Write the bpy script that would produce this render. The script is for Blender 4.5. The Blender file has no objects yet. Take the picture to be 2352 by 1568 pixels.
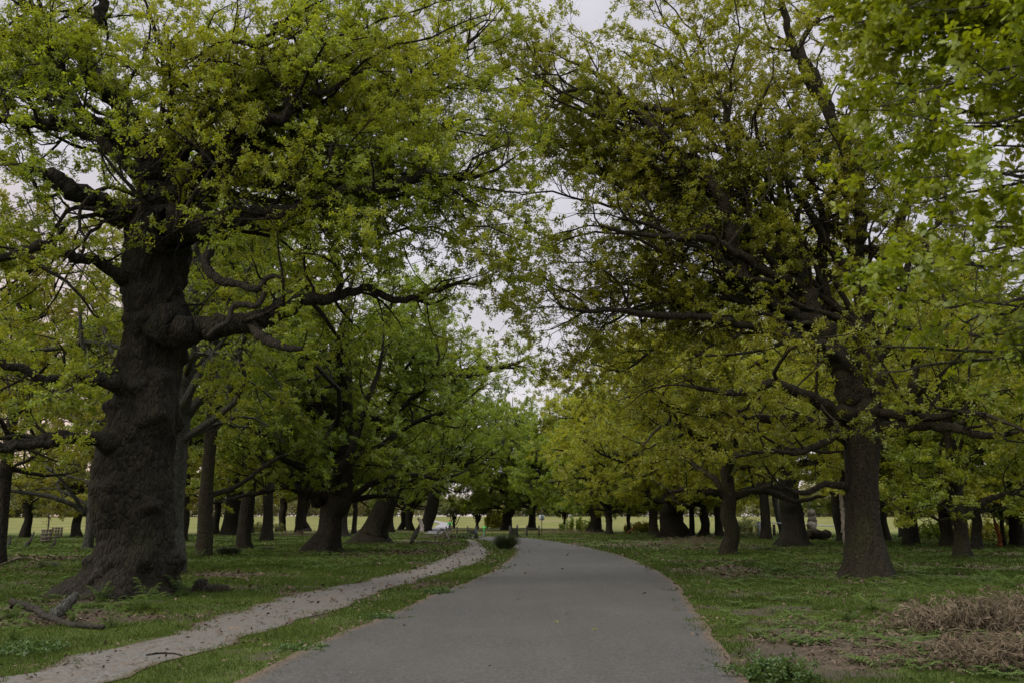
import bpy, bmesh, math, random
import numpy as np
from mathutils import Vector
R_ = math.radians
sc = bpy.context.scene
COL = sc.collection
# ------------------------------------------------------------------ camera
F, CX, CY, HZ, EYE = 1960.0, 1176.0, 784.0, 1197.0, 1.6   # lens in units of a 2352 px wide frame
PITCH = math.atan((HZ - CY) / F)
cd = bpy.data.cameras.new("camera"); cam = bpy.data.objects.new("camera", cd); COL.objects.link(cam)
cam.location = (0, 0, EYE); cam.rotation_euler = (R_(90) + PITCH, 0, 0)
cd.sensor_width = 36; cd.lens = 36 * F / 2352; cd.clip_end = 3000; cd.clip_start = 0.1
cd.dof.use_dof = True; cd.dof.focus_distance = 21.0; cd.dof.aperture_fstop = 2.8
sc.camera = cam
# ------------------------------------------------------------------ sky and sun
SUN_EL, SUN_AZ = 30.0, -125.0        # azimuth from +Y, negative = left
w = bpy.data.worlds.new("World"); sc.world = w; w.use_nodes = True
nt = w.node_tree; nt.nodes.clear(); N = nt.nodes.new; LK = nt.links.new
out = N('ShaderNodeOutputWorld'); bg = N('ShaderNodeBackground'); LK(bg.outputs[0], out.inputs[0])
sky = N('ShaderNodeTexSky'); sky.sky_type = 'NISHITA'; sky.sun_disc = False
sky.sun_elevation = R_(SUN_EL); sky.sun_rotation = R_(SUN_AZ)
tc = N('ShaderNodeTexCoord'); sp = N('ShaderNodeSeparateXYZ'); LK(tc.outputs['Generated'], sp.inputs[0])
mr = N('ShaderNodeMapRange'); mr.inputs['From Min'].default_value = 0.0; mr.inputs['From Max'].default_value = 1.0
LK(sp.outputs['Z'], mr.inputs['Value'])
cr = N('ShaderNodeValToRGB'); LK(mr.outputs[0], cr.inputs[0])
e = cr.color_ramp.elements
e[0].position = 0.0; e[0].color = (5.2, 4.5, 4.35, 1)
e[1].position = 1.0; e[1].color = (24.0, 23.4, 23.0, 1)
for p, c in ((0.12, (4.9, 4.55, 4.7)), (0.3, (4.6, 4.42, 4.75)), (0.56, (4.7, 4.55, 4.9)), (0.70, (15.0, 14.6, 14.8))):
    q = e.new(p); q.color = (*c, 1)
nz = N('ShaderNodeTexNoise'); nz.inputs['Scale'].default_value = 1.6; nz.inputs['Detail'].default_value = 4
LK(tc.outputs['Generated'], nz.inputs['Vector'])
mr2 = N('ShaderNodeMapRange'); mr2.inputs['To Min'].default_value = 0.86; mr2.inputs['To Max'].default_value = 0.97
LK(nz.outputs[0], mr2.inputs['Value'])
mx = N('ShaderNodeMix'); mx.data_type = 'RGBA'
pk = N('ShaderNodeMath'); pk.operation = 'MULTIPLY'
ma = N('ShaderNodeMapRange'); ma.inputs['From Min'].default_value = -.12; ma.inputs['From Max'].default_value = -.5; LK(sp.outputs['X'], ma.inputs['Value'])
mb_ = N('ShaderNodeMapRange'); mb_.inputs['From Min'].default_value = .38; mb_.inputs['From Max'].default_value = .02; LK(sp.outputs['Z'], mb_.inputs['Value'])
LK(ma.outputs[0], pk.inputs[0]); LK(mb_.outputs[0], pk.inputs[1]); pm = N('ShaderNodeMix'); pm.data_type = 'RGBA'; LK(pk.outputs[0], pm.inputs[0]); LK(cr.outputs[0], pm.inputs[6]); pm.inputs[7].default_value = (6.6, 4.6, 3.7, 1)
LK(mr2.outputs[0], mx.inputs[0]); LK(sky.outputs[0], mx.inputs[6]); LK(pm.outputs[2], mx.inputs[7])
nz2 = N('ShaderNodeTexNoise'); nz2.inputs['Scale'].default_value = 3.5; nz2.inputs['Detail'].default_value = 6; mpw = N('ShaderNodeMapping'); mpw.inputs['Scale'].default_value = (1, 1, 2.6)
LK(tc.outputs['Generated'], mpw.inputs[0]); LK(mpw.outputs[0], nz2.inputs['Vector'])
mr3 = N('ShaderNodeMapRange'); mr3.inputs['From Min'].default_value = .3; mr3.inputs['From Max'].default_value = .7; mr3.inputs['To Min'].default_value = .88; mr3.inputs['To Max'].default_value = 1.24
LK(nz2.outputs[0], mr3.inputs['Value']); vm = N('ShaderNodeVectorMath'); vm.operation = 'SCALE'; LK(mx.outputs[2], vm.inputs[0]); LK(mr3.outputs[0], vm.inputs['Scale'])
LK(vm.outputs[0], bg.inputs[0]); bg.inputs[1].default_value = 0.15
sd = bpy.data.lights.new("sun", 'SUN'); sd.energy = 2.2; sd.angle = R_(14); sd.color = (1, .9, .74)
so = bpy.data.objects.new("sun", sd); COL.objects.link(so)
az, el = R_(SUN_AZ), R_(SUN_EL)
so.rotation_euler = Vector((math.sin(az)*math.cos(el), math.cos(az)*math.cos(el), math.sin(el))).to_track_quat('Z', 'Y').to_euler()
sc.view_settings.view_transform = 'Standard'; sc.view_settings.look = 'None'
sc.view_settings.exposure = -0.10; sc.view_settings.gamma = 1.0
try:
    sc.cycles.use_denoising = True; sc.cycles.denoiser = 'OPENIMAGEDENOISE'
    sc.cycles.max_bounces = 9; sc.cycles.diffuse_bounces = 6; sc.cycles.glossy_bounces = 2; sc.cycles.transmission_bounces = 4
    sc.cycles.sample_clamp_indirect = 4.0
except Exception: pass

# ------------------------------------------------------------------ numeric helpers
RS = np.random.RandomState
def nrm(v): return v / np.maximum(np.linalg.norm(v, axis=-1, keepdims=True), 1e-9)
def _hash(i, j, k, s):
    n = (i * 374761393 + j * 668265263 + k * 2147483647 + s * 974634777) & 0xffffffff
    n = ((n ^ (n >> 13)) * 1274126177) & 0xffffffff
    return ((n ^ (n >> 16)) & 0xffff) / 65535.0
def vnoise(P, scale=1.0, seed=0):
    P = np.asarray(P, float) * scale
    i = np.floor(P).astype(np.int64); f = P - i; f = f * f * (3 - 2 * f); r = 0
    for a in (0, 1):
        for b in (0, 1):
            for c in (0, 1):
                wgt = (f[..., 0] if a else 1-f[..., 0]) * (f[..., 1] if b else 1-f[..., 1]) * (f[..., 2] if c else 1-f[..., 2])
                r = r + wgt * _hash(i[..., 0]+a, i[..., 1]+b, i[..., 2]+c, seed)
    return r
def fbm(P, scale=1.0, seed=0, o=4):
    r = 0; a = .5; t = 0
    for k in range(o): r = r + a * vnoise(P, scale * 2**k, seed + k); t += a; a *= .5
    return r / t
def xy0(x, y): return np.stack([x, y, np.zeros_like(x)], -1)
sstep = lambda t: (lambda u: u*u*(3-2*u))(np.clip(t, 0, 1))

cp, sp_ = math.cos(PITCH), math.sin(PITCH)
def ray(x, y):
    u, v = (x - CX) / F, (CY - y) / F
    return np.array([u, cp - v * sp_, sp_ + v * cp])
def P3(x, y, d):
    r = ray(x, y); return np.array([0, 0, EYE]) + r * (d / r[1])
def rise(y): return 4.6 * sstep((y - 95) / 420.)
def G(x, y):
    """ground point below a spot of the photograph"""
    r = ray(x, y); lo = 5.0
    f = lambda t: EYE + r[2] * t - rise(r[1] * t)
    t = 5.0
    while t < 900 and f(t) > 0: t *= 1.01
    a, b = t / 1.01, t
    for _ in range(30):
        m = (a + b) / 2
        if f(m) > 0: a = m
        else: b = m
    return np.array([r[0] * a, r[1] * a])

# ------------------------------------------------------------------ road and path outlines
RL = [(545,1568),(660,1511),(775,1455),(878,1418),(967,1380),(1014,1358),(1083,1334),(1144,1302),(1183,1271),(1180,1258),(1145,1245),(1096,1238),(1070,1235)]
RR = [(1715,1568),(1700,1540),(1665,1490),(1626,1440),(1592,1390),(1551,1339),(1503,1308),(1425,1276),(1336,1254),(1254,1240),(1186,1233),(1110,1231.5),(1076,1231)]
PL = [(0,1561),(102,1530),(205,1500),(342,1469),(444,1442),(513,1414),(581,1392),(683,1363),(804,1341),(878,1322),(980,1295),(1066,1260),(1078,1249),(1069,1239)]
PR = [(246,1568),(410,1514),(547,1472),(684,1425),(804,1390),(878,1358),(980,1327),(1083,1297),(1126,1273),(1118,1260),(1100,1245),(1083,1238)]
gl = lambda L: [tuple(G(*p)) for p in L]
def ext(first, L):
    a, b = np.array(first), np.array(L[0]); return [tuple(a+(b-a)*t) for t in (0, .25, .5, .7, .85, .94)] + L
roadL, roadR = ext((-3.1,-8), gl(RL)), ext((1.6,-8), gl(RR[:1]+RR[2:]))
pathL, pathR = ext((-13,0), gl(PL)), ext((-8.5,0), gl(PR))
def resample(L, n, closed=False):
    L = np.array(L, float); s = np.r_[0, np.cumsum(np.linalg.norm(np.diff(L, axis=0), axis=1))]
    # catmull-rom by parameter then equal arc length
    k = len(L); Q = []
    for i in range(k - 1):
        p0, p1, p2, p3 = L[max(i-1, 0)], L[i], L[i+1], L[min(i+2, k-1)]
        for t in np.linspace(0, 1, 14, endpoint=False):
            Q.append(.5*((2*p1)+(-p0+p2)*t+(2*p0-5*p1+4*p2-p3)*t*t+(-p0+3*p1-3*p2+p3)*t**3))
    Q.append(L[-1]); Q = np.array(Q)
    s = np.r_[0, np.cumsum(np.linalg.norm(np.diff(Q, axis=0), axis=1))]
    tt = np.linspace(0, s[-1], n)
    return np.stack([np.interp(tt, s, Q[:, c]) for c in range(L.shape[1])], -1)
RLs, RRs = resample(roadL, 260), resample(roadR, 260)
PLs, PRs = resample(pathL, 220), resample(pathR, 220)
def wob(A, amp, sc_, seed):
    return A + np.stack([fbm(xy0(A[:,0], A[:,1]), sc_, seed)-.5, fbm(xy0(A[:,0], A[:,1]), sc_, seed+9)-.5], -1) * amp
RLs, RRs = wob(wob(RLs, .22, 1.6, 3), .14, 5., 13), wob(wob(RRs, .22, 1.6, 5), .14, 5., 15)
PLs, PRs = wob(wob(PLs, .6, 1.1, 7), .3, 4, 17), wob(wob(PRs, .4, 1.1, 8), .24, 4, 18)
def in_poly(x, y, poly):
    ins = np.zeros(len(x), bool); n = len(poly); j = n - 1
    for i in range(n):
        xi, yi = poly[i]; xj, yj = poly[j]
        c = ((yi > y) != (yj > y)) & (x < (xj - xi) * (y - yi) / (yj - yi + 1e-12) + xi)
        ins ^= c; j = i
    return ins
road_poly = np.r_[RLs, RRs[::-1]]; path_poly = np.r_[PLs, PRs[::-1]]
centre = np.r_[(RLs + RRs) / 2, (PLs + PRs) / 2]
def cdist(x, y):
    d = np.full(x.shape, 1e9)
    for c in centre[::6]: d = np.minimum(d, (x - c[0])**2 + (y - c[1])**2)
    return np.sqrt(d)
def hz(x, y):
    x = np.asarray(x, float); y = np.asarray(y, float)
    m = sstep((cdist(x, y) - 3.2) / 3.0) * sstep((110 - y) / 30)
    return rise(y) + m * ((fbm(xy0(x, y), .22, 40, 3) - .5) * .34 + (fbm(xy0(x, y), 1.1, 50, 2) - .5) * .07)
def hz1(x, y): return float(hz(np.array([x]), np.array([y]))[0])
# leaf litter / bare soil layout (where leaves have gathered)
def gpx(x, y): return G(x, y)
LIT = [(2230,1500,2.2,1.6),(2330,1440,2.0,1.5),(2150,1440,1.0,.8),(1930,1375,1.5,1.1),(1780,1310,3.2,1.6),(1900,1330,1.6,1.0),(1600,1255,6,4),(1480,1245,5,6),(620,1320,2.0,1.3),(290,1425,2.0,.8),(100,1420,1.8,1.0),
       (60,1285,5,3),(980,1245,5,7),(900,1270,3.5,3),(440,1350,1.2,.8),(1700,1225,8,12),(1850,1260,4,3),(2250,1300,4,1.6),(1300,1222,12,12),(700,1226,9,10)]
LITG = [(*G(a, b), c, d) for a, b, c, d in LIT]
SOIL = [(1830,1455,1.0,.9),(1760,1500,.8,.8),(1950,1500,1.1,.7),(1700,1370,1.3,1.1),(1840,1400,1.4,1.0),(1650,1400,.8,2.0),(400,1405,1.5,.6)]
SOILG = [(*G(a, b), c, d) for a, b, c, d in SOIL]
def litter(x, y):
    p = xy0(x, y); v = (fbm(p, .45, 60, 4) - .60) * 3.2
    for a, b, c, d in LITG: v = v + 1.1*np.exp(-(((x-a)/c)**2 + ((y-b)/d)**2))
    v = v + (fbm(p, 2.6, 66, 3) - .5) * 1.5
    return np.clip(v, 0, 1) * sstep((118 - y) / 20)
def soil(x, y):
    p = xy0(x, y); v = (fbm(p, .8, 70, 4) - .64) * 4
    for a, b, c, d in SOILG: v = v + .9*np.exp(-(((x-a)/c)**2 + ((y-b)/d)**2))
    v = v + (fbm(p, 3.0, 76, 3) - .5) * 1.8
    return np.clip(v, 0, 1)

# ------------------------------------------------------------------ mesh helpers
def tag(o, label=None, cat=None, group=None, kind=None):
    if label: o['label'] = label
    if cat: o['category'] = cat
    if group: o['group'] = group
    if kind: o['kind'] = kind
    return o
def npmesh(name, V, faces, mat, parent=None, smooth=False, attrs=None):
    """faces: list of int arrays (n,k)"""
    me = bpy.data.meshes.new(name); V = np.ascontiguousarray(V, np.float32)
    faces = [f for f in faces if len(f)]
    me.vertices.add(len(V)); me.vertices.foreach_set('co', V.ravel())
    loops = np.concatenate([f.ravel() for f in faces]).astype(np.int32)
    tot = np.concatenate([np.full(len(f), f.shape[1]) for f in faces]).astype(np.int32)
    st = np.r_[0, np.cumsum(tot)[:-1]].astype(np.int32)
    me.loops.add(len(loops)); me.loops.foreach_set('vertex_index', loops)
    me.polygons.add(len(tot)); me.polygons.foreach_set('loop_start', st)
    me.update(calc_edges=True)
    if smooth: me.polygons.foreach_set('use_smooth', np.ones(len(tot), bool))
    for k, a in (attrs or {}).items():
        at = me.attributes.new(k, 'FLOAT', 'POINT'); at.data.foreach_set('value', np.ascontiguousarray(a, np.float32))
    if mat: me.materials.append(mat)
    o = bpy.data.objects.new(name, me); COL.objects.link(o)
    if parent is not None: o.parent = parent; o.matrix_parent_inverse.identity()
    return o
def empty(name, loc, label, cat, group=None):
    o = bpy.data.objects.new(name, None); o.location = loc; o.empty_display_size = .3; COL.objects.link(o)
    return tag(o, label, cat, group)
class MB:
    def __init__(s): s.V = []; s.F = {}; s.n = 0; s.A = []
    def add(s, V, Fs, tint=.5):
        V = np.asarray(V, float).reshape(-1, 3)
        for f in Fs:
            f = np.asarray(f)
            if len(f): s.F.setdefault(f.shape[1], []).append(f + s.n)
        s.V.append(V); s.n += len(V); s.A.append(np.broadcast_to(tint, (len(V),)))
        return s
    def box(s, c, size, rz=0., tilt=0., bev=.0):
        x, y, z = np.array(size) / 2.
        b = min(bev, x*.9, y*.9) if bev else 0
        if b:
            ring = [(-x+b,-y),(x-b,-y),(x,-y+b),(x,y-b),(x-b,y),(-x+b,y),(-x,y-b),(-x,-y+b)]
            V = np.array([(p[0]*k, p[1]*k, q) for q, k in ((-z,1),(z-b,1),(z,1-b/max(x,y))) for p in ring]); n = 8
            Fs = [[r*n+i, r*n+(i+1)%n, (r+1)*n+(i+1)%n, (r+1)*n+i] for r in range(2) for i in range(n)]
            caps = [list(range(n))[::-1], list(range(2*n, 3*n))]
        else:
            V = np.array([(i*x, j*y, k*z) for k in (-1,1) for i, j in ((-1,-1),(1,-1),(1,1),(-1,1))])
            Fs = [[0,1,5,4],[1,2,6,5],[2,3,7,6],[3,0,4,7]]; caps = [[3,2,1,0],[4,5,6,7]]
        if tilt: ct, st = math.cos(tilt), math.sin(tilt); V = np.stack([V[:,0]*ct-V[:,2]*st, V[:,1], V[:,0]*st+V[:,2]*ct], -1)
        ca, sa = math.cos(rz), math.sin(rz)
        V = np.stack([V[:,0]*ca-V[:,1]*sa, V[:,0]*sa+V[:,1]*ca, V[:,2]], -1) + np.array(c)
        return s.add(V, [np.array(Fs), np.array(caps)])
    def tubes(s, P, Rr, sides, tint=.5, rough=0., seed=0, cap=False):
        P = np.asarray(P, float); Rr = np.asarray(Rr, float)
        if P.ndim == 2: P = P[None]; Rr = Rr[None]
        B, n, _ = P.shape
        T = nrm(np.gradient(P, axis=1)); ref = np.where(np.abs(T[:, :1, 2:3]) > .85, np.array([1., .2, 0]), np.array([0, .1, 1.]))
        Nn = nrm(np.cross(T[:, 0], ref[:, 0])); Ns = [Nn]
        for i in range(1, n):
            Nn = nrm(Nn - (Nn * T[:, i]).sum(-1, keepdims=True) * T[:, i]); Ns.append(Nn)
        Ns = np.stack(Ns, 1); Bn = np.cross(T, Ns)
        a = np.linspace(0, 2*np.pi, sides, endpoint=False)
        V = P[:, :, None] + Rr[:, :, None, None] * (np.cos(a)[:, None] * Ns[:, :, None] + np.sin(a)[:, None] * Bn[:, :, None])
        if rough:
            ctr = P[:, :, None]; q = fbm(V, 1.1, seed, 3) - .5; q2 = fbm(V, 4.5, seed + 5, 2) - .5
            V = ctr + (V - ctr) * (1 + rough * (q * 1.6 + q2 * .7))[..., None]
        b = np.arange(B)[:, None, None] * n * sides; r = np.arange(n - 1)[None, :, None] * sides; c = np.arange(sides)[None, None]
        c2 = (c + 1) % sides
        Fq = np.stack([b + r + c, b + r + c2, b + r + sides + c2, b + r + sides + c], -1).reshape(-1, 4)
        Fs = [Fq]
        if cap:
            Fs.append(np.arange((n-1)*sides, n*sides)[None] + np.arange(B)[:, None]*n*sides)
            Fs.append(np.arange(sides)[None, ::-1] + np.arange(B)[:, None]*n*sides)
        return s.add(V.reshape(-1, 3), Fs, tint)
    def build(s, name, mat, parent=None, smooth=False):
        V = np.concatenate(s.V)
        return npmesh(name, V, [np.concatenate(f) for f in s.F.values()], mat, parent, smooth, {'tint': np.concatenate(s.A)})
    def shift(s, off):
        s.V = [v - np.asarray(off) for v in s.V]; return s

# ------------------------------------------------------------------ materials
def newmat(name):
    m = bpy.data.materials.new(name); m.use_nodes = True; t = m.node_tree; t.nodes.clear()
    return m, t, t.nodes.new, t.links.new
def mixc(N, L, fac, a, b, bt='MIX'):
    m = N('ShaderNodeMix'); m.data_type = 'RGBA'; m.blend_type = bt
    for s, v in ((0, fac), (6, a), (7, b)):
        if isinstance(v, (int, float)): m.inputs[s].default_value = v
        elif isinstance(v, tuple): m.inputs[s].default_value = (*v, 1)
        else: L(v, m.inputs[s])
    return m.outputs[2]
def noise(N, L, vec, scale, detail=4, rough=.55):
    n = N('ShaderNodeTexNoise'); n.inputs['Scale'].default_value = scale; n.inputs['Detail'].default_value = detail
    n.inputs['Roughness'].default_value = rough; L(vec, n.inputs['Vector']); return n.outputs[0]
def mrange(N, L, v, a, b, c=0., d=1.):
    m = N('ShaderNodeMapRange'); L(v, m.inputs['Value'])
    for k, x in zip(('From Min','From Max','To Min','To Max'), (a, b, c, d)): m.inputs[k].default_value = x
    return m.outputs[0]
def attr(N, name):
    a = N('ShaderNodeAttribute'); a.attribute_name = name; return a.outputs['Fac']
def leafmat(name, a, b, c, trans=.55, patch=.35):
    m, t, N, L = newmat(name); g = N('ShaderNodeNewGeometry')
    n1 = noise(N, L, g.outputs['Position'], patch, 3)
    col = mixc(N, L, attr(N, 'tint'), a, b)
    col = mixc(N, L, mrange(N, L, n1, .42, .66, 0, .75), col, c)
    oi = N('ShaderNodeObjectInfo'); vs = N('ShaderNodeVectorMath'); vs.operation = 'SCALE'; L(col, vs.inputs[0]); L(mrange(N, L, oi.outputs['Random'], 0, 1, .82, 1.14), vs.inputs['Scale']); col = vs.outputs[0]
    d = N('ShaderNodeBsdfDiffuse'); tr = N('ShaderNodeBsdfTranslucent'); L(col, d.inputs[0])
    tcol = mixc(N, L, 1.0, col, (1.25, 1.15, .55), 'MULTIPLY'); L(tcol, tr.inputs[0])
    ms = N('ShaderNodeMixShader'); ms.inputs[0].default_value = trans; L(d.outputs[0], ms.inputs[1]); L(tr.outputs[0], ms.inputs[2])
    gl_ = N('ShaderNodeBsdfGlossy'); gl_.inputs['Roughness'].default_value = .5; gl_.inputs[0].default_value = (.8, .85, .9, 1)
    m2 = N('ShaderNodeMixShader'); m2.inputs[0].default_value = .035; L(ms.outputs[0], m2.inputs[1]); L(gl_.outputs[0], m2.inputs[2])
    o = N('ShaderNodeOutputMaterial'); L(m2.outputs[0], o.inputs[0]); return m
def barkmat(name, a, b, moss=(.035,.045,.012), mossy=.35, bump=.9, scale=1.):
    m, t, N, L = newmat(name); g = N('ShaderNodeNewGeometry')
    mp = N('ShaderNodeMapping'); mp.inputs['Scale'].default_value = (1, 1, .36)
    wq = N('ShaderNodeTexNoise'); wq.inputs['Scale'].default_value = 2.2; L(g.outputs['Position'], wq.inputs['Vector']); va = N('ShaderNodeVectorMath'); va.operation = 'MULTIPLY_ADD'; va.inputs[1].default_value = (.07, .07, .07)
    L(wq.outputs['Color'], va.inputs[0]); L(g.outputs['Position'], va.inputs[2]); L(va.outputs[0], mp.inputs[0])
    n1 = noise(N, L, mp.outputs[0], 9*scale, 6, .7); n2 = noise(N, L, g.outputs['Position'], 1.3, 4)
    v = N('ShaderNodeTexVoronoi'); v.feature = 'DISTANCE_TO_EDGE'; v.inputs['Scale'].default_value = 11*scale; L(mp.outputs[0], v.inputs['Vector'])
    col = mixc(N, L, mrange(N, L, n1, .3, .72), a, b)
    col = mixc(N, L, mrange(N, L, n2, .5, .75, 0, mossy), col, moss)
    n3 = noise(N, L, g.outputs['Position'], 3.1, 5, .7)
    col = mixc(N, L, mrange(N, L, n3, .60, .72, 0, .5), col, tuple(min(1, x*1.9) for x in b))
    p = N('ShaderNodeBsdfPrincipled'); L(col, p.inputs['Base Color']); p.inputs['Roughness'].default_value = .92
    p.inputs['Specular IOR Level'].default_value = .2
    ad = N('ShaderNodeMath'); ad.operation = 'ADD'; L(n1, ad.inputs[0]); L(mrange(N, L, v.outputs[0], 0, .22, 0, .85), ad.inputs[1])
    b_ = N('ShaderNodeBump'); b_.inputs['Strength'].default_value = bump*.8; b_.inputs['Distance'].default_value = .085; L(ad.outputs[0], b_.inputs['Height'])
    L(b_.outputs[0], p.inputs['Normal'])
    o = N('ShaderNodeOutputMaterial'); L(p.outputs[0], o.inputs[0]); return m
def plain(name, a, b, scale=8., rough=.8, metal=0., bump=.3):
    m, t, N, L = newmat(name); tc = N('ShaderNodeTexCoord')
    n1 = noise(N, L, tc.outputs['Object'], scale, 5, .65)
    p = N('ShaderNodeBsdfPrincipled'); L(mixc(N, L, mrange(N, L, n1, .35, .68), a, b), p.inputs['Base Color'])
    p.inputs['Roughness'].default_value = rough; p.inputs['Metallic'].default_value = metal
    bp = N('ShaderNodeBump'); bp.inputs['Strength'].default_value = bump; bp.inputs['Distance'].default_value = .01; L(n1, bp.inputs['Height']); L(bp.outputs[0], p.inputs['Normal'])
    o = N('ShaderNodeOutputMaterial'); L(p.outputs[0], o.inputs[0]); return m
def bladmat(name, a, b, trans=.3):
    m, t, N, L = newmat(name); g = N('ShaderNodeNewGeometry')
    col = mixc(N, L, attr(N, 'tint'), a, b)
    col = mixc(N, L, mrange(N, L, noise(N, L, g.outputs['Position'], .9, 4), .4, .7, 0, .6), col, tuple(.5*(x+y)*.62 for x, y in zip(a, b)))
    d = N('ShaderNodeBsdfDiffuse'); tr = N('ShaderNodeBsdfTranslucent'); L(col, d.inputs[0]); L(col, tr.inputs[0])
    ms = N('ShaderNodeMixShader'); ms.inputs[0].default_value = trans; L(d.outputs[0], ms.inputs[1]); L(tr.outputs[0], ms.inputs[2])
    o = N('ShaderNodeOutputMaterial'); L(ms.outputs[0], o.inputs[0]); return m

M = dict(
 leaf_oak=leafmat('oak_leaf_fresh', (.155,.215,.022), (.265,.33,.032), (.30,.325,.036)),
 leaf_olive=leafmat('oak_leaf_olive', (.19,.235,.024), (.31,.345,.032), (.35,.345,.036)),
 leaf_near=leafmat('maple_leaf_bright', (.14,.205,.010), (.27,.33,.016), (.31,.335,.018), trans=.5),
 leaf_mid=leafmat('oak_leaf_mid', (.12,.195,.022), (.22,.295,.030), (.25,.29,.032)),
 leaf_yellow=leafmat('oak_leaf_yellow', (.17,.21,.03), (.27,.295,.038), (.31,.27,.04)),
 leaf_dark=leafmat('leaf_dark', (.06,.08,.04), (.13,.16,.07), (.15,.16,.08)),
 leaf_grey=leafmat('leaf_greyish', (.13,.17,.07), (.20,.23,.09), (.22,.21,.10)),
 bark=barkmat('bark_oak', (.009,.008,.006), (.036,.031,.023)),
 bark2=barkmat('bark_brown', (.014,.012,.008), (.048,.041,.027), mossy=.5, scale=1.4),
 bark_g=barkmat('bark_grey_lichen', (.03,.031,.028), (.10,.10,.085), mossy=.3, scale=1.6),
 bark_pale=barkmat('bark_bare_pale', (.17,.15,.125), (.38,.34,.30), mossy=.1, bump=.5),
 rust=barkmat('bark_rusty', (.16,.055,.018), (.34,.13,.04), mossy=.1),
 deadwood=barkmat('dead_wood', (.06,.048,.036), (.16,.13,.10), mossy=.2, bump=.6, scale=2),
 dead_limb=barkmat('dead_limb_bark', (.015,.0135,.011), (.052,.047,.038), mossy=.15, bump=.7, scale=1.6),
 fern=leafmat('fern_green', (.06,.115,.02), (.12,.185,.03), (.11,.16,.03), trans=.35, patch=2),
 dead_fern=bladmat('dead_bracken', (.075,.06,.043), (.21,.17,.12), .2),
 litter=bladmat('dead_leaf', (.055,.04,.028), (.19,.145,.11), .1),
 grass=bladmat('grass_blade', (.048,.078,.017), (.105,.145,.032), .35),
 timber=plain('dark_timber', (.018,.017,.015), (.05,.046,.04), 9),
 timber_b=plain('weathered_timber', (.07,.06,.045), (.15,.13,.10), 9),
 black=plain('black_board', (.012,.014,.015), (.03,.033,.033), 6, .6),
 sign=plain('sign_back_metal', (.42,.48,.54), (.52,.58,.63), 3, .5),
 steel=plain('galvanised_steel', (.30,.36,.42), (.42,.48,.54), 5, .5, .2),
 blue=plain('blue_disc', (.03,.14,.32), (.05,.2,.42), 3, .5), white=plain('white_plate', (.6,.6,.58), (.75,.75,.72), 4, .6),
 green=plain('bright_green_paint', (.03,.42,.06), (.05,.55,.09), 3, .5), rubber=plain('black_rubber', (.012,.012,.012), (.03,.03,.03), 9, .8),
 skin=plain('skin', (.42,.24,.17), (.5,.3,.22), 3, .6), cloth=plain('dark_trousers', (.015,.018,.02), (.03,.032,.036), 9, .9),
 jacket=plain('hi_vis_green_jacket', (.04,.34,.08), (.07,.46,.12), 6, .8), red=plain('red_helmet', (.4,.05,.03), (.5,.07,.04), 4, .5),
)
def groundmat():
    m, t, N, L = newmat('woodland_floor'); g = N('ShaderNodeNewGeometry'); P = g.outputs['Position']
    n0 = noise(N, L, P, 9, 6, .7); n1 = noise(N, L, P, .7, 5); n2 = noise(N, L, P, 45, 4, .7); n3 = noise(N, L, P, .05, 4)
    gr = mixc(N, L, mrange(N, L, n0, .3, .7), (.035,.055,.013), (.078,.105,.024))
    gr = mixc(N, L, mrange(N, L, n1, .45, .7, 0, .6), gr, (.07,.07,.025))
    so_ = mixc(N, L, mrange(N, L, n2, .3, .7), (.035,.029,.021), (.085,.072,.054))
    li = mixc(N, L, mrange(N, L, n2, .35, .65), (.042,.033,.023), (.125,.10,.075))
    col = mixc(N, L, mrange(N, L, attr(N, 'soil'), .2, .7), gr, so_)
    col = mixc(N, L, mrange(N, L, attr(N, 'litter'), .2, .6), col, li)
    fi = mixc(N, L, mrange(N, L, noise(N, L, P, .12, 5), .35, .65), (.085,.098,.026), (.135,.14,.038))
    fi = mixc(N, L, mrange(N, L, n3, .5, .68, 0, .7), fi, (.19,.16,.085))
    col = mixc(N, L, attr(N, 'field'), col, fi)
    p = N('ShaderNodeBsdfPrincipled'); L(col, p.inputs['Base Color']); p.inputs['Roughness'].default_value = .95; p.inputs['Specular IOR Level'].default_value = .1
    b = N('ShaderNodeBump'); b.inputs['Strength'].default_value = .8; b.inputs['Distance'].default_value = .04; L(n0, b.inputs['Height']); L(b.outputs[0], p.inputs['Normal'])
    o = N('ShaderNodeOutputMaterial'); L(p.outputs[0], o.inputs[0]); return m
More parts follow.
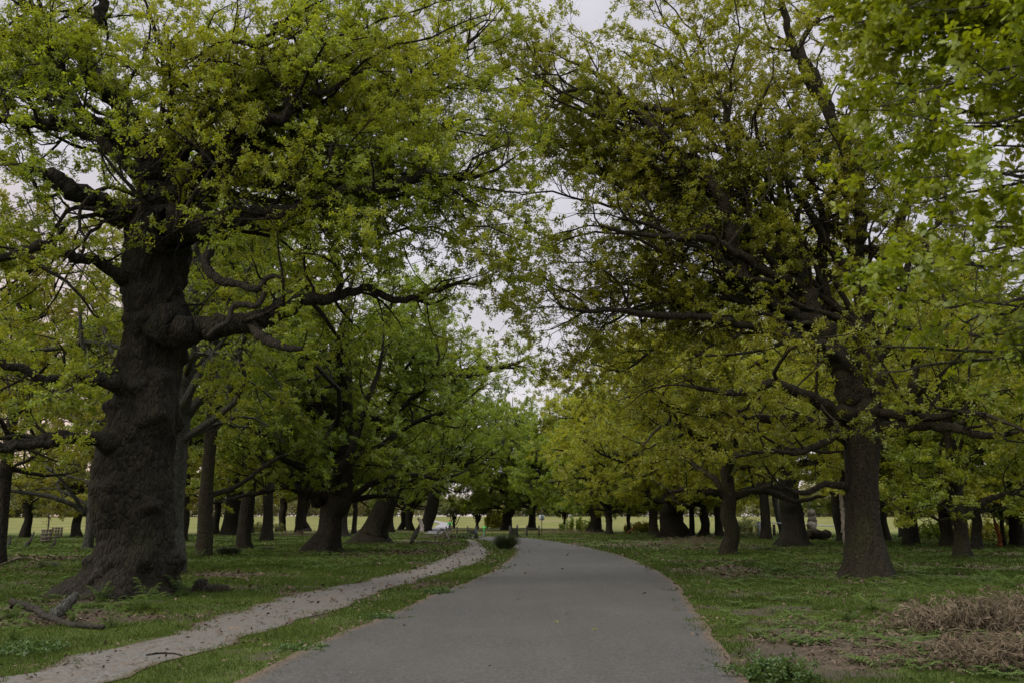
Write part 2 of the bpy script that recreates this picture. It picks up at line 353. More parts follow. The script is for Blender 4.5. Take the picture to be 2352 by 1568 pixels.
def roadmat():
    m, t, N, L = newmat('asphalt'); g = N('ShaderNodeNewGeometry'); P = g.outputs['Position']
    fine = noise(N, L, P, 26, 5, .85); mid = noise(N, L, P, 3.0, 5, .6); big = noise(N, L, P, .35, 3)
    agg = N('ShaderNodeTexVoronoi'); agg.inputs['Scale'].default_value = 42; L(P, agg.inputs['Vector'])
    mp = N('ShaderNodeMapping'); mp.inputs['Scale'].default_value = (1.6, .10, 1); L(P, mp.inputs[0]); tr = noise(N, L, mp.outputs[0], 1.4, 3, .6)
    col = mixc(N, L, mrange(N, L, fine, .36, .64), (.014,.0138,.0135), (.092,.09,.085))
    col = mixc(N, L, mrange(N, L, agg.outputs[0], .0, .35, .5, 0.), col, (.16,.155,.145))
    col = mixc(N, L, mrange(N, L, big, .4, .65, 0, .35), col, (.085,.082,.075))
    col = mixc(N, L, mrange(N, L, mid, .5, .75, 0, .4), col, (.058,.053,.045))
    col = mixc(N, L, mrange(N, L, tr, .44, .62, 0, .25), col, (.046,.043,.038))
    wv = noise(N, L, P, 1.3, 3, .6); wa = N('ShaderNodeVectorMath'); wa.operation = 'MULTIPLY_ADD'; wa.inputs[1].default_value = (1.2, 1.2, 0)
    wn = N('ShaderNodeTexNoise'); wn.inputs['Scale'].default_value = 1.3; wn.inputs['Detail'].default_value = 5; L(P, wn.inputs['Vector']); L(wn.outputs['Color'], wa.inputs[0]); L(P, wa.inputs[2])
    ck = N('ShaderNodeTexVoronoi'); ck.feature = 'DISTANCE_TO_EDGE'; ck.inputs['Scale'].default_value = .34; L(wa.outputs[0], ck.inputs['Vector'])
    mm = N('ShaderNodeMath'); mm.operation = 'MULTIPLY'; L(mrange(N, L, ck.outputs[0], .0, .006, .55, 0.), mm.inputs[0]); L(mrange(N, L, wv, .5, .62), mm.inputs[1])
    col = mixc(N, L, mm.outputs[0], col, (.03,.027,.022))
    col = mixc(N, L, mrange(N, L, attr(N, 'edge'), .15, .95), col, mixc(N, L, mrange(N, L, fine, .38, .62), (.045,.032,.022), (.15,.105,.07)))
    p = N('ShaderNodeBsdfPrincipled'); L(col, p.inputs['Base Color']); p.inputs['Roughness'].default_value = .85; p.inputs['Specular IOR Level'].default_value = .3
    b = N('ShaderNodeBump'); b.inputs['Strength'].default_value = .7; b.inputs['Distance'].default_value = .012; L(agg.outputs[0], b.inputs['Height']); L(b.outputs[0], p.inputs['Normal'])
    o = N('ShaderNodeOutputMaterial'); L(p.outputs[0], o.inputs[0]); return m
def pathmat():
    m, t, N, L = newmat('trodden_gravel'); g = N('ShaderNodeNewGeometry'); P = g.outputs['Position']
    fine = noise(N, L, P, 22, 5, .8); mid = noise(N, L, P, 2.2, 5, .65)
    mp = N('ShaderNodeMapping'); mp.inputs['Scale'].default_value = (1.3, .35, 1); mp.inputs['Rotation'].default_value = (0, 0, -.5); L(P, mp.inputs[0])
    st = noise(N, L, mp.outputs[0], 9, 5, .7)
    col = mixc(N, L, mrange(N, L, fine, .28, .72), (.052,.049,.044), (.190,.182,.168))
    col = mixc(N, L, mrange(N, L, mid, .45, .7, 0, .55), col, (.15,.12,.095))
    col = mixc(N, L, mrange(N, L, st, .56, .70, 0, .8), col, (.06,.045,.032))
    col = mixc(N, L, mrange(N, L, attr(N, 'edge'), .2, 1.), col, (.075,.06,.035))
    p = N('ShaderNodeBsdfPrincipled'); L(col, p.inputs['Base Color']); p.inputs['Roughness'].default_value = .95; p.inputs['Specular IOR Level'].default_value = .1
    b = N('ShaderNodeBump'); b.inputs['Strength'].default_value = .7; b.inputs['Distance'].default_value = .02; L(fine, b.inputs['Height']); L(b.outputs[0], p.inputs['Normal'])
    o = N('ShaderNodeOutputMaterial'); L(p.outputs[0], o.inputs[0]); return m

# ------------------------------------------------------------------ ground, road, path
def lin(a, b, st): return np.arange(a, b, st)
xs = np.r_[lin(-700,-120,20), lin(-120,-40,3), lin(-40,-14,.8), lin(-14,16,.22), lin(16,45,.8), lin(45,120,3), lin(120,701,20)]
ys = np.r_[lin(-30,3,1.5), lin(3,30,.25), lin(30,60,.7), lin(60,130,1.5), lin(130,300,6), lin(300,1201,30)]
X, Y = np.meshgrid(xs, ys); x, y = X.ravel(), Y.ravel()
nx, ny = len(xs), len(ys); i = np.arange(ny-1)[:, None]*nx + np.arange(nx-1)[None]; i = i.ravel()
fld = sstep((y + (fbm(xy0(x, y), .06, 90, 3)-.5)*30 - 118) / 12)
ground = npmesh('ground', np.stack([x, y, hz(x, y)], -1), [np.stack([i, i+1, i+1+nx, i+nx], -1)], groundmat(), smooth=True,
                attrs={'litter': litter(x, y), 'soil': soil(x, y), 'field': fld})
tag(ground, kind='structure')
def strip(name, A, B, off, mat, cols=14):
    t = np.linspace(0, 1, cols); n = len(A)
    Q = A[:, None] * (1-t)[None, :, None] + B[:, None] * t[None, :, None]
    V = np.concatenate([Q, (rise(Q[..., 1]) + off)[..., None]], -1).reshape(-1, 3)
    wd = np.linalg.norm(A-B, axis=1)[:, None]; ed = np.minimum(t, 1-t)[None] * wd
    e = np.clip(1 - ed/.24, 0, 1); e = np.clip(e + (fbm(xy0(Q[...,0], Q[...,1]), 2.2, 31, 4)-.5)*.9*(ed < 1.2), 0, 1)
    i = (np.arange(n-1)[:, None]*cols + np.arange(cols-1)[None]).ravel()
    o = npmesh(name, V, [np.stack([i, i+1, i+1+cols, i+cols], -1)], mat, smooth=True, attrs={'edge': e.ravel()})
    return tag(o, kind='structure')
rm = roadmat()
strip('road', RLs, RRs, .020, rm, 26)
strip('path', PLs, PRs, .012, pathmat(), 18)
# the road climbing away over the far meadow
fl = [(975,1226),(990,1216),(1003,1207),(1010,1202.5),(998,1198.5),(980,1194)]; fr = [(1012,1227),(1026,1216),(1033,1207),(1034,1202),(1012,1197.5),(986,1192)]
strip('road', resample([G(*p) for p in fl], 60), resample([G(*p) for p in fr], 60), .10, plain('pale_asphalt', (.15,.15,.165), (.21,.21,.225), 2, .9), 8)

# ------------------------------------------------------------------ trees
def grow(rs, S, D, L, n, gn, up=0.0):
    P = [S]; d = D.copy(); drift = nrm(rs.normal(size=D.shape)) * gn * .55
    for k in range(1, n):
        if k % 3 == 0: drift = nrm(rs.normal(size=D.shape)) * gn * .55
        d = nrm(d + rs.normal(size=D.shape) * gn * .55 + drift + np.array([0, 0, up]))
        P.append(P[-1] + d * (L / (n - 1))[:, None])
    return np.stack(P, 1)
def children(rs, P, Rr, spacing, t0, ang, lf, flat=.75, lift=.1, t1=1.):
    B, n, _ = P.shape; seg = np.linalg.norm(np.diff(P, axis=1), axis=2).sum(1)
    m = np.maximum(1, (seg*(t1-t0)/spacing + rs.rand(B)).astype(int)); idx = np.repeat(np.arange(B), m); K = len(idx)
    t = t0 + (t1-t0) * rs.rand(K); u = t*(n-1); k = np.minimum(u.astype(int), n-2); f = (u-k)[:, None]
    S = P[idx, k]*(1-f) + P[idx, k+1]*f; T = nrm(P[idx, k+1]-P[idx, k])
    v = rs.normal(size=(K, 3)); v -= (v*T).sum(-1, keepdims=True)*T; v = nrm(v)
    a = R_(ang[0]) + (R_(ang[1])-R_(ang[0]))*rs.rand(K)[:, None]
    D = T*np.cos(a) + v*np.sin(a); D[:, 2] = D[:, 2]*flat + lift; D = nrm(D)
    L = lf * (1.15-.6*t) * (.6+.8*rs.rand(K)); r = Rr[idx, k]*(1-f[:, 0]) + Rr[idx, k+1]*f[:, 0]
    return S, D, L, r
def rosettes(rs, C, size, k, spread=1.0, lobed=False, tintc=None, droop=0.):
    """C centres; k leaves each -> V, faces, tint"""
    K = len(C)
    n = nrm(rs.normal(size=(K, 3))*.75 + np.array([0, 0, .9])); a = nrm(np.cross(n, nrm(rs.normal(size=(K, 3))))); b = np.cross(n, a)
    ph = (np.arange(k)[None]*2*np.pi/k + rs.rand(K)[:, None]*6.3 + rs.normal(size=(K, k))*.35)
    dr = np.cos(ph)[..., None]*a[:, None] + np.sin(ph)[..., None]*b[:, None] + n[:, None]*(rs.rand(K, k)[..., None]*.7-.25)
    dr[..., 2] -= droop*rs.rand(K, k); dr = nrm(dr)
    sd_ = nrm(np.cross(dr, n[:, None]) + rs.normal(size=(K, k, 3))*.25)
    up = np.cross(sd_, dr)
    L = size*(.6+.7*rs.rand(K, k))[..., None]
    base = C[:, None] + dr*L*.12 + rs.normal(size=(K, k, 3))*size*.25*spread
    if lobed:
        T = [(0,0,0),(.16,.13,0),(.14,.34,.02),(.30,.30,0),(.24,.52,.03),(.42,.62,0),(.26,.70,.02),(.30,.90,0),(.12,.86,.0),(0,1.08,-.05),(-.12,.86,0),(-.30,.90,0),(-.26,.70,.02),(-.42,.62,0),(-.24,.52,.03),(-.30,.30,0),(-.14,.34,.02),(-.16,.13,0)]
    else:
        T = [(0,0,0),(.27,.55,.06),(0,1,-.04),(-.27,.55,.06)]
    T = np.array(T); q = len(T)
    V = base[:, :, None] + L[:, :, None]*(sd_[:, :, None]*T[:, 0:1] + dr[:, :, None]*T[:, 1:2] + up[:, :, None]*T[:, 2:3])
    F_ = np.arange(K*k*q).reshape(-1, q)
    tn = np.clip((rs.rand(K) if tintc is None else tintc)[:, None] + rs.normal(size=(K, k))*.15, 0, 1)
    return V.reshape(-1, 3), F_, np.repeat(tn.ravel(), q)
def spath(pts, n, rs, gn=.0):
    """(x,y,z,r) control points -> smooth path with small kinks"""
    Q = resample(pts, n); Q[1:-1, :3] += rs.normal(size=(n-2, 3))*gn*Q[1:-1, 3:4]; return Q[:, :3], Q[:, 3]
def LP(L, dd=None):
    """limb given as (x, y, distance, radius px)"""
    return [(*P3(a, b, d), r*d/F) for a, b, d, r in L]
class Tree:
    def __init__(s, name, label, base, seed, bark, leaf, group=None, cat='tree', size=.1, k=5):
        s.rs = RS(seed); s.b = np.array([base[0], base[1], hz1(*base)]); s.bark, s.leaf, s.size, s.k = bark, leaf, size, k
        s.o = empty(name, s.b, label, cat, group); s.br = MB(); s.C = []; s.seed = seed; s.nobr = True; s.keep = lambda P: np.ones(len(P), bool)
        s.lobed = False; s.droop = 0.; s.gap = .30; s.gapf = .45
    def trunk(s, pts, sides=22, n=26, rough=.12, flare=0, fh=.6, mat=None, roots=5, name='trunk', burr=0):
        P, Rr = spath(pts, n, s.rs); m = MB(); m.tubes(P, Rr, sides, rough=rough, seed=s.seed)
        V = m.V[0]
        if flare:
            h = np.clip(V[:, 2]-s.b[2], 0, None); c = P[0]; k = np.repeat(np.arange(n), sides); ctr = P[k]
            dlt = V-ctr; th = np.arctan2(dlt[:, 1], dlt[:, 0]); ph = s.rs.rand()*6
            V += dlt*(flare*np.exp(-h/fh)*(1+.55*np.cos(roots*th+ph)+.3*np.cos(2*th+ph*2)))[:, None]*np.array([1, 1, 0])
        if burr:
            q = np.maximum(0, fbm(V, 1.25, s.seed+3, 2)-.52)*burr; k = np.repeat(np.arange(n), sides); V += nrm(V-P[k])*q[:, None]
            q = np.maximum(0, vnoise(V, 2.6, s.seed+8)-.60)*burr*.55; V += nrm(V-P[k])*q[:, None]
            Vr = V*np.array([1, 1, .25]); q = np.abs(fbm(Vr, 6., s.seed+4, 3)-.5); V -= nrm(V-P[k])*(q*burr*.12)[:, None]; q = fbm(V, 5., s.seed+14, 3)-.5; V += nrm(V-P[k])*(q*burr*.10)[:, None]
        m.V[0] = V; m.shift(s.b).build(name, M[mat or s.bark], s.o, True); return P, Rr
    def limb(s, pts, n=None, sides=12, kink=.25, mat=None, rough=.14, named=True, leafy=True, **kw):
        n = n or max(8, 5*len(pts)); P, Rr = spath(pts, n, s.rs, kink)
        if named and leafy: sl = np.r_[0, np.cumsum(np.linalg.norm(np.diff(P, axis=0), axis=1))]; Rr = Rr*(1+.25*np.exp(-sl/.45))
        if named: MB().tubes(P, Rr, sides, rough=rough, seed=s.seed+n, cap=True).shift(s.b).build('limb', M[mat or s.bark], s.o, True)
        else:
            u_ = np.linspace(0, 1, n)[:, None]; P = P + (np.stack([fbm(P, .55, s.seed+q_, 3)-.5 for q_ in (1, 2, 3)], -1)*1.5)*np.clip(u_*3, 0, 1)
            bad = np.where(~s.keep(P[3:]))[0]
            if len(bad): q = np.linspace(0, bad[0]+2, n); P = np.stack([np.interp(q, np.arange(n), P[:, c]) for c in range(3)], -1)
            s.br.tubes(P, Rr, max(5, sides-4), rough=rough, seed=s.seed)
        if leafy: s.ramify(P[None], Rr[None], **kw)
        return P, Rr
    def auto_limbs(s, O, n, L, elev, az=(0, 360), r0=.2, npt=9, gn=.35, up=.03, sides=8, **kw):
        rs = s.rs; O = np.asarray(O, float); O = O[rs.randint(len(O), size=n)] if O.ndim == 2 else np.repeat(O[None], n, 0)
        a = R_(az[0]) + (R_(az[1])-R_(az[0]))*(np.arange(n)+rs.rand(n))/n; e_ = R_(elev[0]) + (R_(elev[1])-R_(elev[0]))*rs.rand(n)
        D = np.stack([np.sin(a)*np.cos(e_), np.cos(a)*np.cos(e_), np.sin(e_)], -1); LL = (L[0]+(L[1]-L[0])*rs.rand(n))
        P = grow(rs, O, D, LL, npt, gn, up); t = np.linspace(0, 1, npt)
        Rr = (r0*(.7+.6*rs.rand(n)))[:, None]*(1-.86*t)[None]**.9
        zc = s.zc if hasattr(s, 'zc') else -9.
        P[:, 2:, 2] = np.maximum(P[:, 2:, 2], zc + .8*vnoise(P[:, 2:], .6, 3))
        ins = s.keep(P.reshape(-1, 3)).reshape(P.shape[:2]); tk = np.arange(npt)
        for j in range(n):
            bad = np.where(~ins[j, 3:])[0]
            if len(bad): 
                q = np.linspace(0, bad[0]+2, npt); P[j] = np.stack([np.interp(q, tk, P[j, :, c]) for c in range(3)], -1)
        s.br.tubes(P, Rr, sides, rough=.1, seed=s.seed+7); s.ramify(P, Rr, **kw)
    def ramify(s, P, Rr, sp1=.75, L1=2.6, sp2=.45, L2=1.25, sp3=.26, L3=.6, t0=.2, ros=7, lift=.08, flat=.7, gn=.5, s1=5, s2=3, up=.02, ang=(35, 80)):
        rs = s.rs
        S, D, L, r = children(rs, P, Rr, sp1, t0, ang, L1, flat, lift)
        tip = P[:, -1]; S = np.r_[S, tip]; D = np.r_[D, nrm(P[:, -1]-P[:, -2])]; L = np.r_[L, np.full(len(tip), L1*.8)]; r = np.r_[r, Rr[:, -1]]
        P1 = grow(rs, S, D, L, 7, gn, up); t = np.linspace(0, 1, 7); r0 = np.minimum(r*.62, .012+L*.016)
        k = s.keep(P1[:, -1]); P1, r0 = P1[k], r0[k]
        if not len(P1): return
        R1 = r0[:, None]*(1-.75*t)[None]; s.br.tubes(P1, R1, s1)
        S, D, L, r = children(rs, P1, R1, sp2, .12, (30, 75), L2, flat, lift)
        P2 = grow(rs, S, D, L, 5, gn, up); r0 = np.minimum(r*.65, .006+L*.010); k = s.keep(P2[:, -1]); P2, r0 = P2[k], r0[k]
        R2 = r0[:, None]*(1-.7*np.linspace(0, 1, 5))[None]; s.br.tubes(P2, R2, s2)
        if sp3:
            S, D, L, r = children(rs, P2, R2, sp3, .1, (25, 75), L3, flat, lift)
            P3_ = grow(rs, S, D, L, 3, gn*.6, up)
            if s.size < .2: s.br.tubes(P3_[::2], np.minimum(r[::2]*.5, .0035)[:, None]*np.array([1, .75, .4]), 3)
        else: P3_ = P2
        K = len(P3_); q = P3_.shape[1]-1; tt = rs.rand(K, ros)**.7*q; kk = np.minimum(tt.astype(int), q-1); f = (tt-kk)[..., None]; ii = np.arange(K)[:, None]
        C = (P3_[ii, kk]*(1-f) + P3_[ii, kk+1]*f).reshape(-1, 3); C = C[s.keep(C)]; C = C[fbm(C, s.gapf, s.seed+77, 3) > s.gap + .06*rs.normal(size=len(C))]; s.C.append(C)
    def finish(s, crown='crown'):
        if s.br.n: s.br.shift(s.b).build('branches', M[s.bark], s.o, True)
        if s.C:
            C = np.concatenate(s.C); tn = np.clip(fbm(C, .8, s.seed, 3)*1.6-.4 + s.rs.normal(size=len(C))*.16, 0, 1)
            V, F_, T = rosettes(s.rs, C, s.size, s.k, lobed=s.lobed, tintc=tn, droop=s.droop)
            npmesh(crown, V-s.b, [F_], M[s.leaf], s.o, attrs={'tint': T}); s.nl = len(F_)
            print(s.o['label'][:40], 'leaves', len(F_), 'wood', s.br.n)
        return s.o

# ---- the great old oak on the left
DO = float(G(290, 1368)[1]); bo = G(290, 1368)
T1 = Tree('oak_tree', 'massive gnarled old oak with thick burred trunk beside the sandy path', bo, 11, 'bark', 'leaf_oak', size=.076)
T1.keep = lambda P: (P[:, 0] < 1.0 - .20*np.maximum(0, 6.0-P[:, 2])**1.3 + 1.8*(vnoise(P, .7, 2)-.5)) & (P[:, 1] > DO-4.6) & (P[:, 2] > 2.6) & ~((np.hypot(P[:, 0]+7.0-.035*(P[:, 2]-4), P[:, 1]-DO) < 2.1) & (P[:, 2] < 7.5)) & ~((np.abs(P[:, 0]+7.05) < 1.25) & (P[:, 1] < DO) & (P[:, 2] < 7.0))
tp = [(*P3(a, b, DO+.3), r*DO/F) for a, b, r in ((280,1392,100),(285,1350,92),(302,1290,83),(312,1230,82),(306,1150,90),(306,1080,87),(324,1000,78),(340,900,71),(350,820,70),(361,740,64),(360,660,62),(356,590,68),(360,520,72),(368,478,66),(370,455,30))]
T1.gap = .42; T1.gapf = .8; T1.trunk(tp, sides=190, n=260, rough=.05, flare=.42, fh=.34, roots=6, burr=.95)
kw = dict(sp1=.58, L1=2.6, sp2=.34, L2=1.2, sp3=.22, L3=.55, ros=10)
d = DO
LM = [
 ([(300,500,d,34),(250,480,d-.2,26),(200,455,d-.5,24),(135,418,d-.9,21),(90,395,d-1.2,12),(30,380,d-1.6,8),(-60,330,d-2,4)], {}),
 ([(290,640,d-.3,20),(225,602,d-.8,13),(150,584,d-1.4,13),(98,566,d-1.8,13),(40,582,d-2.1,11),(-40,590,d-2.4,8),(-160,540,d-2.6,5)], {}),
 ([(290,890,d-.2,24),(235,874,d-.7,12),(150,870,d-1.2,10),(95,868,d-1.6,11),(60,850,d-1.8,10),(0,832,d-2,9),(-90,800,d-2.2,6)], {}),
 ([(270,1010,d-.3,24),(200,1010,d-.9,14),(140,1000,d-1.4,13),(70,1016,d-1.8,14),(0,1028,d-2.2,13),(-100,1010,d-2.6,8)], {}),
 ([(200,1008,d-.9,9),(160,1005,d-1.6,9),(100,1018,d-2.2,9),(10,1030,d-2.6,8)], dict(sp1=1.4)),
 ([(380,530,d-.4,52),(440,520,d-.6,42),(500,524,d-.8,36),(548,505,d-.9,28),(620,492,d-1,20),(700,478,d-1.1,16),(790,445,d-1.2,14),(880,434,d-1,13),(975,402,d-.8,11),(1060,412,d-.6,8),(1130,395,d-.4,4),(1185,360,d-.2,2)], {}),
 ([(380,765,d-.2,44),(450,757,d-.4,29),(520,753,d-.5,26),(585,735,d-.5,25),(640,715,d-.4,22),(700,690,d-.2,15),(765,686,d,13),(832,660,d+.2,10),(870,676,d+.3,9),(920,690,d+.4,8),(1000,668,d+.5,6),(1080,640,d+.6,3)], {}),
 ([(366,470,d,44),(350,400,d+.1,34),(330,330,d+.3,30),(285,250,d+.4,27),(215,180,d+.5,24),(182,112,d+.5,22),(120,60,d+.4,13),(60,10,d+.2,9),(0,-50,d,5)], {}),
 ([(182,112,d+.5,20),(215,60,d+.6,15),(235,10,d+.6,12),(240,-60,d+.6,8)], {}),
 ([(182,116,d+.5,16),(120,108,d+.3,14),(60,95,d+.1,12),(0,70,d-.2,9),(-80,40,d-.4,5)], {}),
 ([(300,330,d+.3,20),(220,310,d,16),(160,292,d-.3,15),(100,286,d-.6,14),(40,276,d-.8,12),(-60,262,d-1,9)], {}),
 ([(112,288,d-.6,10),(128,252,d-.6,8),(160,215,d-.5,6),(190,160,d-.4,4)], {}),
 ([(395,470,d,34),(430,410,d-.4,24),(500,340,d-.9,20),(548,298,d-1.2,15),(580,272,d-1.3,14),(625,276,d-1.4,13),(660,268,d-1.4,12),(664,240,d-1.4,11),(640,195,d-1.4,11),(606,160,d-1.5,11),(598,110,d-1.5,10),(630,68,d-1.5,8),(668,35,d-1.5,7),(672,-30,d-1.5,5)], {}),
 ([(636,190,d-1.4,6),(690,208,d-1.2,7),(750,212,d-1,6),(785,190,d-.8,5),(830,160,d-.6,3)], {}),
 ([(602,118,d-1.5,6),(560,98,d-1.6,5),(500,100,d-1.8,4)], {}),
 ([(380,470,d,30),(450,400,d+.5,22),(560,330,d+.9,18),(690,340,d+1.2,14),(780,310,d+1.3,11),(870,240,d+1.2,8),(960,180,d+1,5)], {}),
 ([(395,480,d,26),(500,400,d+1.2,20),(640,330,d+1.8,16),(800,280,d+2.2,13),(900,215,d+2.4,10),(1010,150,d+2.4,7),(1100,80,d+2.2,4)], {}),
]
for L, k2 in LM: T1.limb(LP(L), sides=14, **{**kw, **k2})
def reach(T, org, targets, dd, seed, r0=7.5, lift=70, **k):
    rs = RS(seed)
    for (tx, ty) in list(targets)+[(a+rs.uniform(-60, 60), b+rs.uniform(-60, 60)) for a, b in targets[::2]]:
        ox, oy = org[rs.randint(len(org))]; e_ = rs.uniform(-2.2, 2.6); q = []
        for t in (0, .25, .5, .75, 1.):
            q.append((ox+(tx-ox)*t+rs.normal()*14*(0 < t < 1), oy+(ty-oy)*t-lift*math.sin(t*3.14)*rs.uniform(.3, 1.2), dd+e_*t**.8, r0*(1-.8*t)))
        T.limb(LP(q), named=False, sides=11, **{**k, 't0': .30})
reach(T1, [(370,440),(350,390),(400,460)], [(1130,40),(1200,260),(1210,420),(1190,520),(1190,190),(1160,330),(1010,10),(900,-60),(1120,470),(1050,560),(960,290),(1170,610),(760,20),(700,130),(840,130),(560,20),(440,40),(330,-20),(60,170),(-60,60),(-120,200),(960,480),(820,560),(60,690),(-60,760),(120,740)], DO, 5, **kw)
# bare contorted dead limbs
for L in ([(520,512,d-.8,20),(484,572,d-.9,12),(472,610,d-1,11),(505,645,d-1,11),(545,652,d-1,9),(590,664,d-1,9),(608,643,d-1,7),(632,634,d-1,5),(652,650,d-1,3)],
          [(478,772,d-.9,6),(500,752,d-1,7),(525,738,d-1,7),(535,705,d-1,7),(560,700,d-1,7),(590,702,d-1,7),(605,680,d-1,6),(608,655,d-1,5)],
          [(575,745,d-.7,13),(605,775,d-.9,12),(640,792,d-1,10),(672,800,d-1,8),(695,800,d-1,5)],
          [(765,330,d-1,4),(760,350,d-1,6),(765,395,d-1,5),(790,400,d-1,3)]):
    T1.limb(LP(L), sides=12, mat='dead_limb', leafy=False, kink=.10, rough=.09)
top = np.array([P3(366, 480, d), P3(355, 420, d), P3(330, 340, d+.2), P3(290,250,d+.4)])
T1.auto_limbs(top, 3, (5.5, 8.5), (8, 68), r0=.16, **{**kw, 't0': .35})
T1.auto_limbs(np.array([P3(400, 560, d-.3), P3(380,700,d-.2)]), 5, (3, 4.5), (0, 30), az=(60, 200), r0=.08, **kw)
# small leafy sprays close against the trunk
for a, b, dx in ((400,790,-120),(300,985,60),(360,1060,-100),(250,600,80),(330,1000,50)):
    T1.limb(LP([(a, b, d-.9, 3), (a+dx*.4, b+4, d-1.4, 2.5), (a+dx, b+6, d-1.9, 1.5)]), named=False, sp1=.3, L1=.5, sp2=.2, L2=.3, sp3=.15, L3=.15, ros=4)
T1.finish()

# ---- the oak standing right of the road
D2 = float(G(1992, 1332)[1]); b2 = G(1992, 1332); d = D2
T2 = Tree('oak_tree', 'tall many-limbed olive leaved oak right of the road with smooth flared trunk', b2, 23, 'bark2', 'leaf_olive', size=.086)
T2.keep = lambda P: (P[:, 0] > -1.25 + 2.0*(vnoise(P, .7, 5)-.5) + .22*np.maximum(0, 7.0-P[:, 2])**1.3) & (fbm(P, .55, 123, 3) > .24) & (P[:, 2] > 3.0) & (P[:, 1] > D2-2.0-1.2*vnoise(P, .8, 9)-2.4*sstep((7.4-P[:, 2])/1.5)-.9*np.clip(3.5-np.abs(P[:, 0]-4.5), 0, 3)*0-.55*np.maximum(0, 4-P[:, 0]))
T2.gap = .42; T2.gapf = .8; T2.trunk([(*P3(a, b, d), r*d/F) for a, b, r in ((1993,1350,56),(1991,1320,50),(1988,1270,44),(1984,1220,38),(1980,1160,34),(1979,1080,36),(1981,1010,40),(1984,965,41),(1977,930,34),(1968,905,16))], sides=60, n=60, rough=.05, flare=.34, fh=.40, roots=7, burr=.12)
kw2 = dict(sp1=.60, L1=2.9, sp2=.37, L2=1.35, sp3=.25, L3=.6, ros=10, gn=.42)
LM2 = [
 [(1972,960,d,34),(1945,890,d-.1,26),(1917,800,d-.2,26),(1885,752,d-.3,23),(1866,722,d-.3,21),(1852,670,d-.3,19),(1838,625,d-.2,17),(1821,580,d,14),(1800,500,d+.2,11),(1790,420,d+.4,8),(1760,330,d+.5,5)],
 [(1872,732,d-.3,16),(1832,724,d-.4,14),(1787,700,d-.6,13),(1739,668,d-.8,13),(1712,645,d-.9,13),(1690,575,d-1,15),(1662,480,d-1.1,14),(1625,412,d-1.2,14),(1590,385,d-1.2,13),(1548,342,d-1.3,12),(1510,312,d-1.3,10),(1455,248,d-1.4,8),(1400,190,d-1.5,6),(1330,150,d-1.6,4)],
 [(1848,660,d-.3,12),(1808,642,d-.6,11),(1753,623,d-.9,10),(1712,588,d-1.2,10),(1678,574,d-1.4,9),(1638,550,d-1.6,9),(1560,545,d-1.9,7),(1470,540,d-2.2,6),(1380,520,d-2.4,4)],
 [(1712,645,d-.9,11),(1680,615,d-1.1,10),(1637,580,d-1.4,8),(1582,560,d-1.7,7),(1500,520,d-2,5),(1420,500,d-2.2,3)],
 [(1600,395,d-1.2,9),(1578,280,d-1,10),(1510,252,d-1,10),(1424,225,d-1,8),(1350,205,d-1,6),(1280,215,d-1,4)],
 [(1975,950,d,28),(1960,860,d-.4,15),(1900,800,d-.7,12),(1800,770,d-1,10),(1700,745,d-1.2,9),(1600,728,d-1.4,9),(1500,724,d-1.6,8),(1407,712,d-1.8,6),(1350,716,d-2,5),(1288,706,d-2,3)],
 [(1990,960,d,36),(1998,860,d+.3,28),(1990,760,d+.5,24),(1985,660,d+.5,20),(1965,570,d+.4,18),(1978,510,d+.4,16),(1960,400,d+.4,14),(1910,268,d+.3,14),(1875,215,d+.3,13),(1850,170,d+.2,12),(1815,85,d+.1,10),(1798,10,d,8),(1790,-60,d,6)],
 [(1908,262,d+.3,9),(1880,180,d+.6,9),(1840,110,d+.9,7),(1880,40,d+1,6),(1940,-30,d+1,4)],
 [(1995,975,d,36),(2040,985,d-.3,20),(2090,968,d-.6,16),(2108,930,d-.8,14),(2095,890,d-.9,12),(2110,820,d-1,10),(2150,740,d-1.1,8),(2180,640,d-1.2,5)],
 [(2030,985,d-.3,14),(2110,975,d-.8,12),(2180,980,d-1.4,10),(2260,1000,d-2,8),(2350,990,d-2.4,5)],
 [(1970,975,d,26),(1900,935,d-.5,16),(1850,905,d-.9,14),(1780,880,d-1.3,11),(1700,900,d-1.7,8),(1600,890,d-2,5)],
 [(1965,1000,d,22),(1880,975,d+.4,14),(1800,960,d+.9,11),(1700,960,d+1.5,8),(1600,940,d+2,5)],
 [(1950,985,d,12),(1900,1010,d-.8,9),(1830,1040,d-1.5,7),(1760,1035,d-2,5),(1690,1050,d-2.5,3)],
 [(1960,1120,d,10),(1900,1112,d-.2,7),(1850,1130,d-.5,6),(1780,1118,d-.8,5),(1720,1125,d-1,3)],
 [(1985,700,d+.5,18),(2040,600,d+1,15),(2070,500,d+1.4,12),(2110,380,d+1.6,10),(2150,250,d+1.8,8),(2170,100,d+2,5)],
]
for L in LM2: T2.limb(LP(L), sides=12, **kw2)
reach(T2, [(1866,722),(1910,800),(1712,645),(1985,760)], [(1160,180),(1180,420),(1200,620),(1230,690),(1170,90),(1230,20),(1190,300),(1290,430),(1190,540),(1330,80),(1440,90),(1400,330),(1500,-20),(1240,640),(1620,120),(1680,-20),(1740,200),(1420,620),(1310,230),(1900,60),(2050,120),(1560,640),(1330,820),(1500,860),(1250,760)], d, 6, r0=7.5, **kw2)
T2.auto_limbs(np.array([P3(1978, 950, d), P3(1990,850,d+.2), P3(1870,730,d-.3), P3(1985,660,d+.5)]), 5, (5, 8.5), (5, 65), r0=.15, **{**kw2, 't0': .35})
T2.auto_limbs(np.array([P3(1850,665,d-.3), P3(1985,660,d+.5), P3(1660,470,d-1)]), 1, (6, 9), (8, 55), az=(-150, -30), r0=.14, **kw2)
T2.auto_limbs(np.array([P3(1990,760,d+.5), P3(1965,570,d+.4)]), 6, (4, 7), (10, 60), r0=.11, **kw2)
T2.finish()

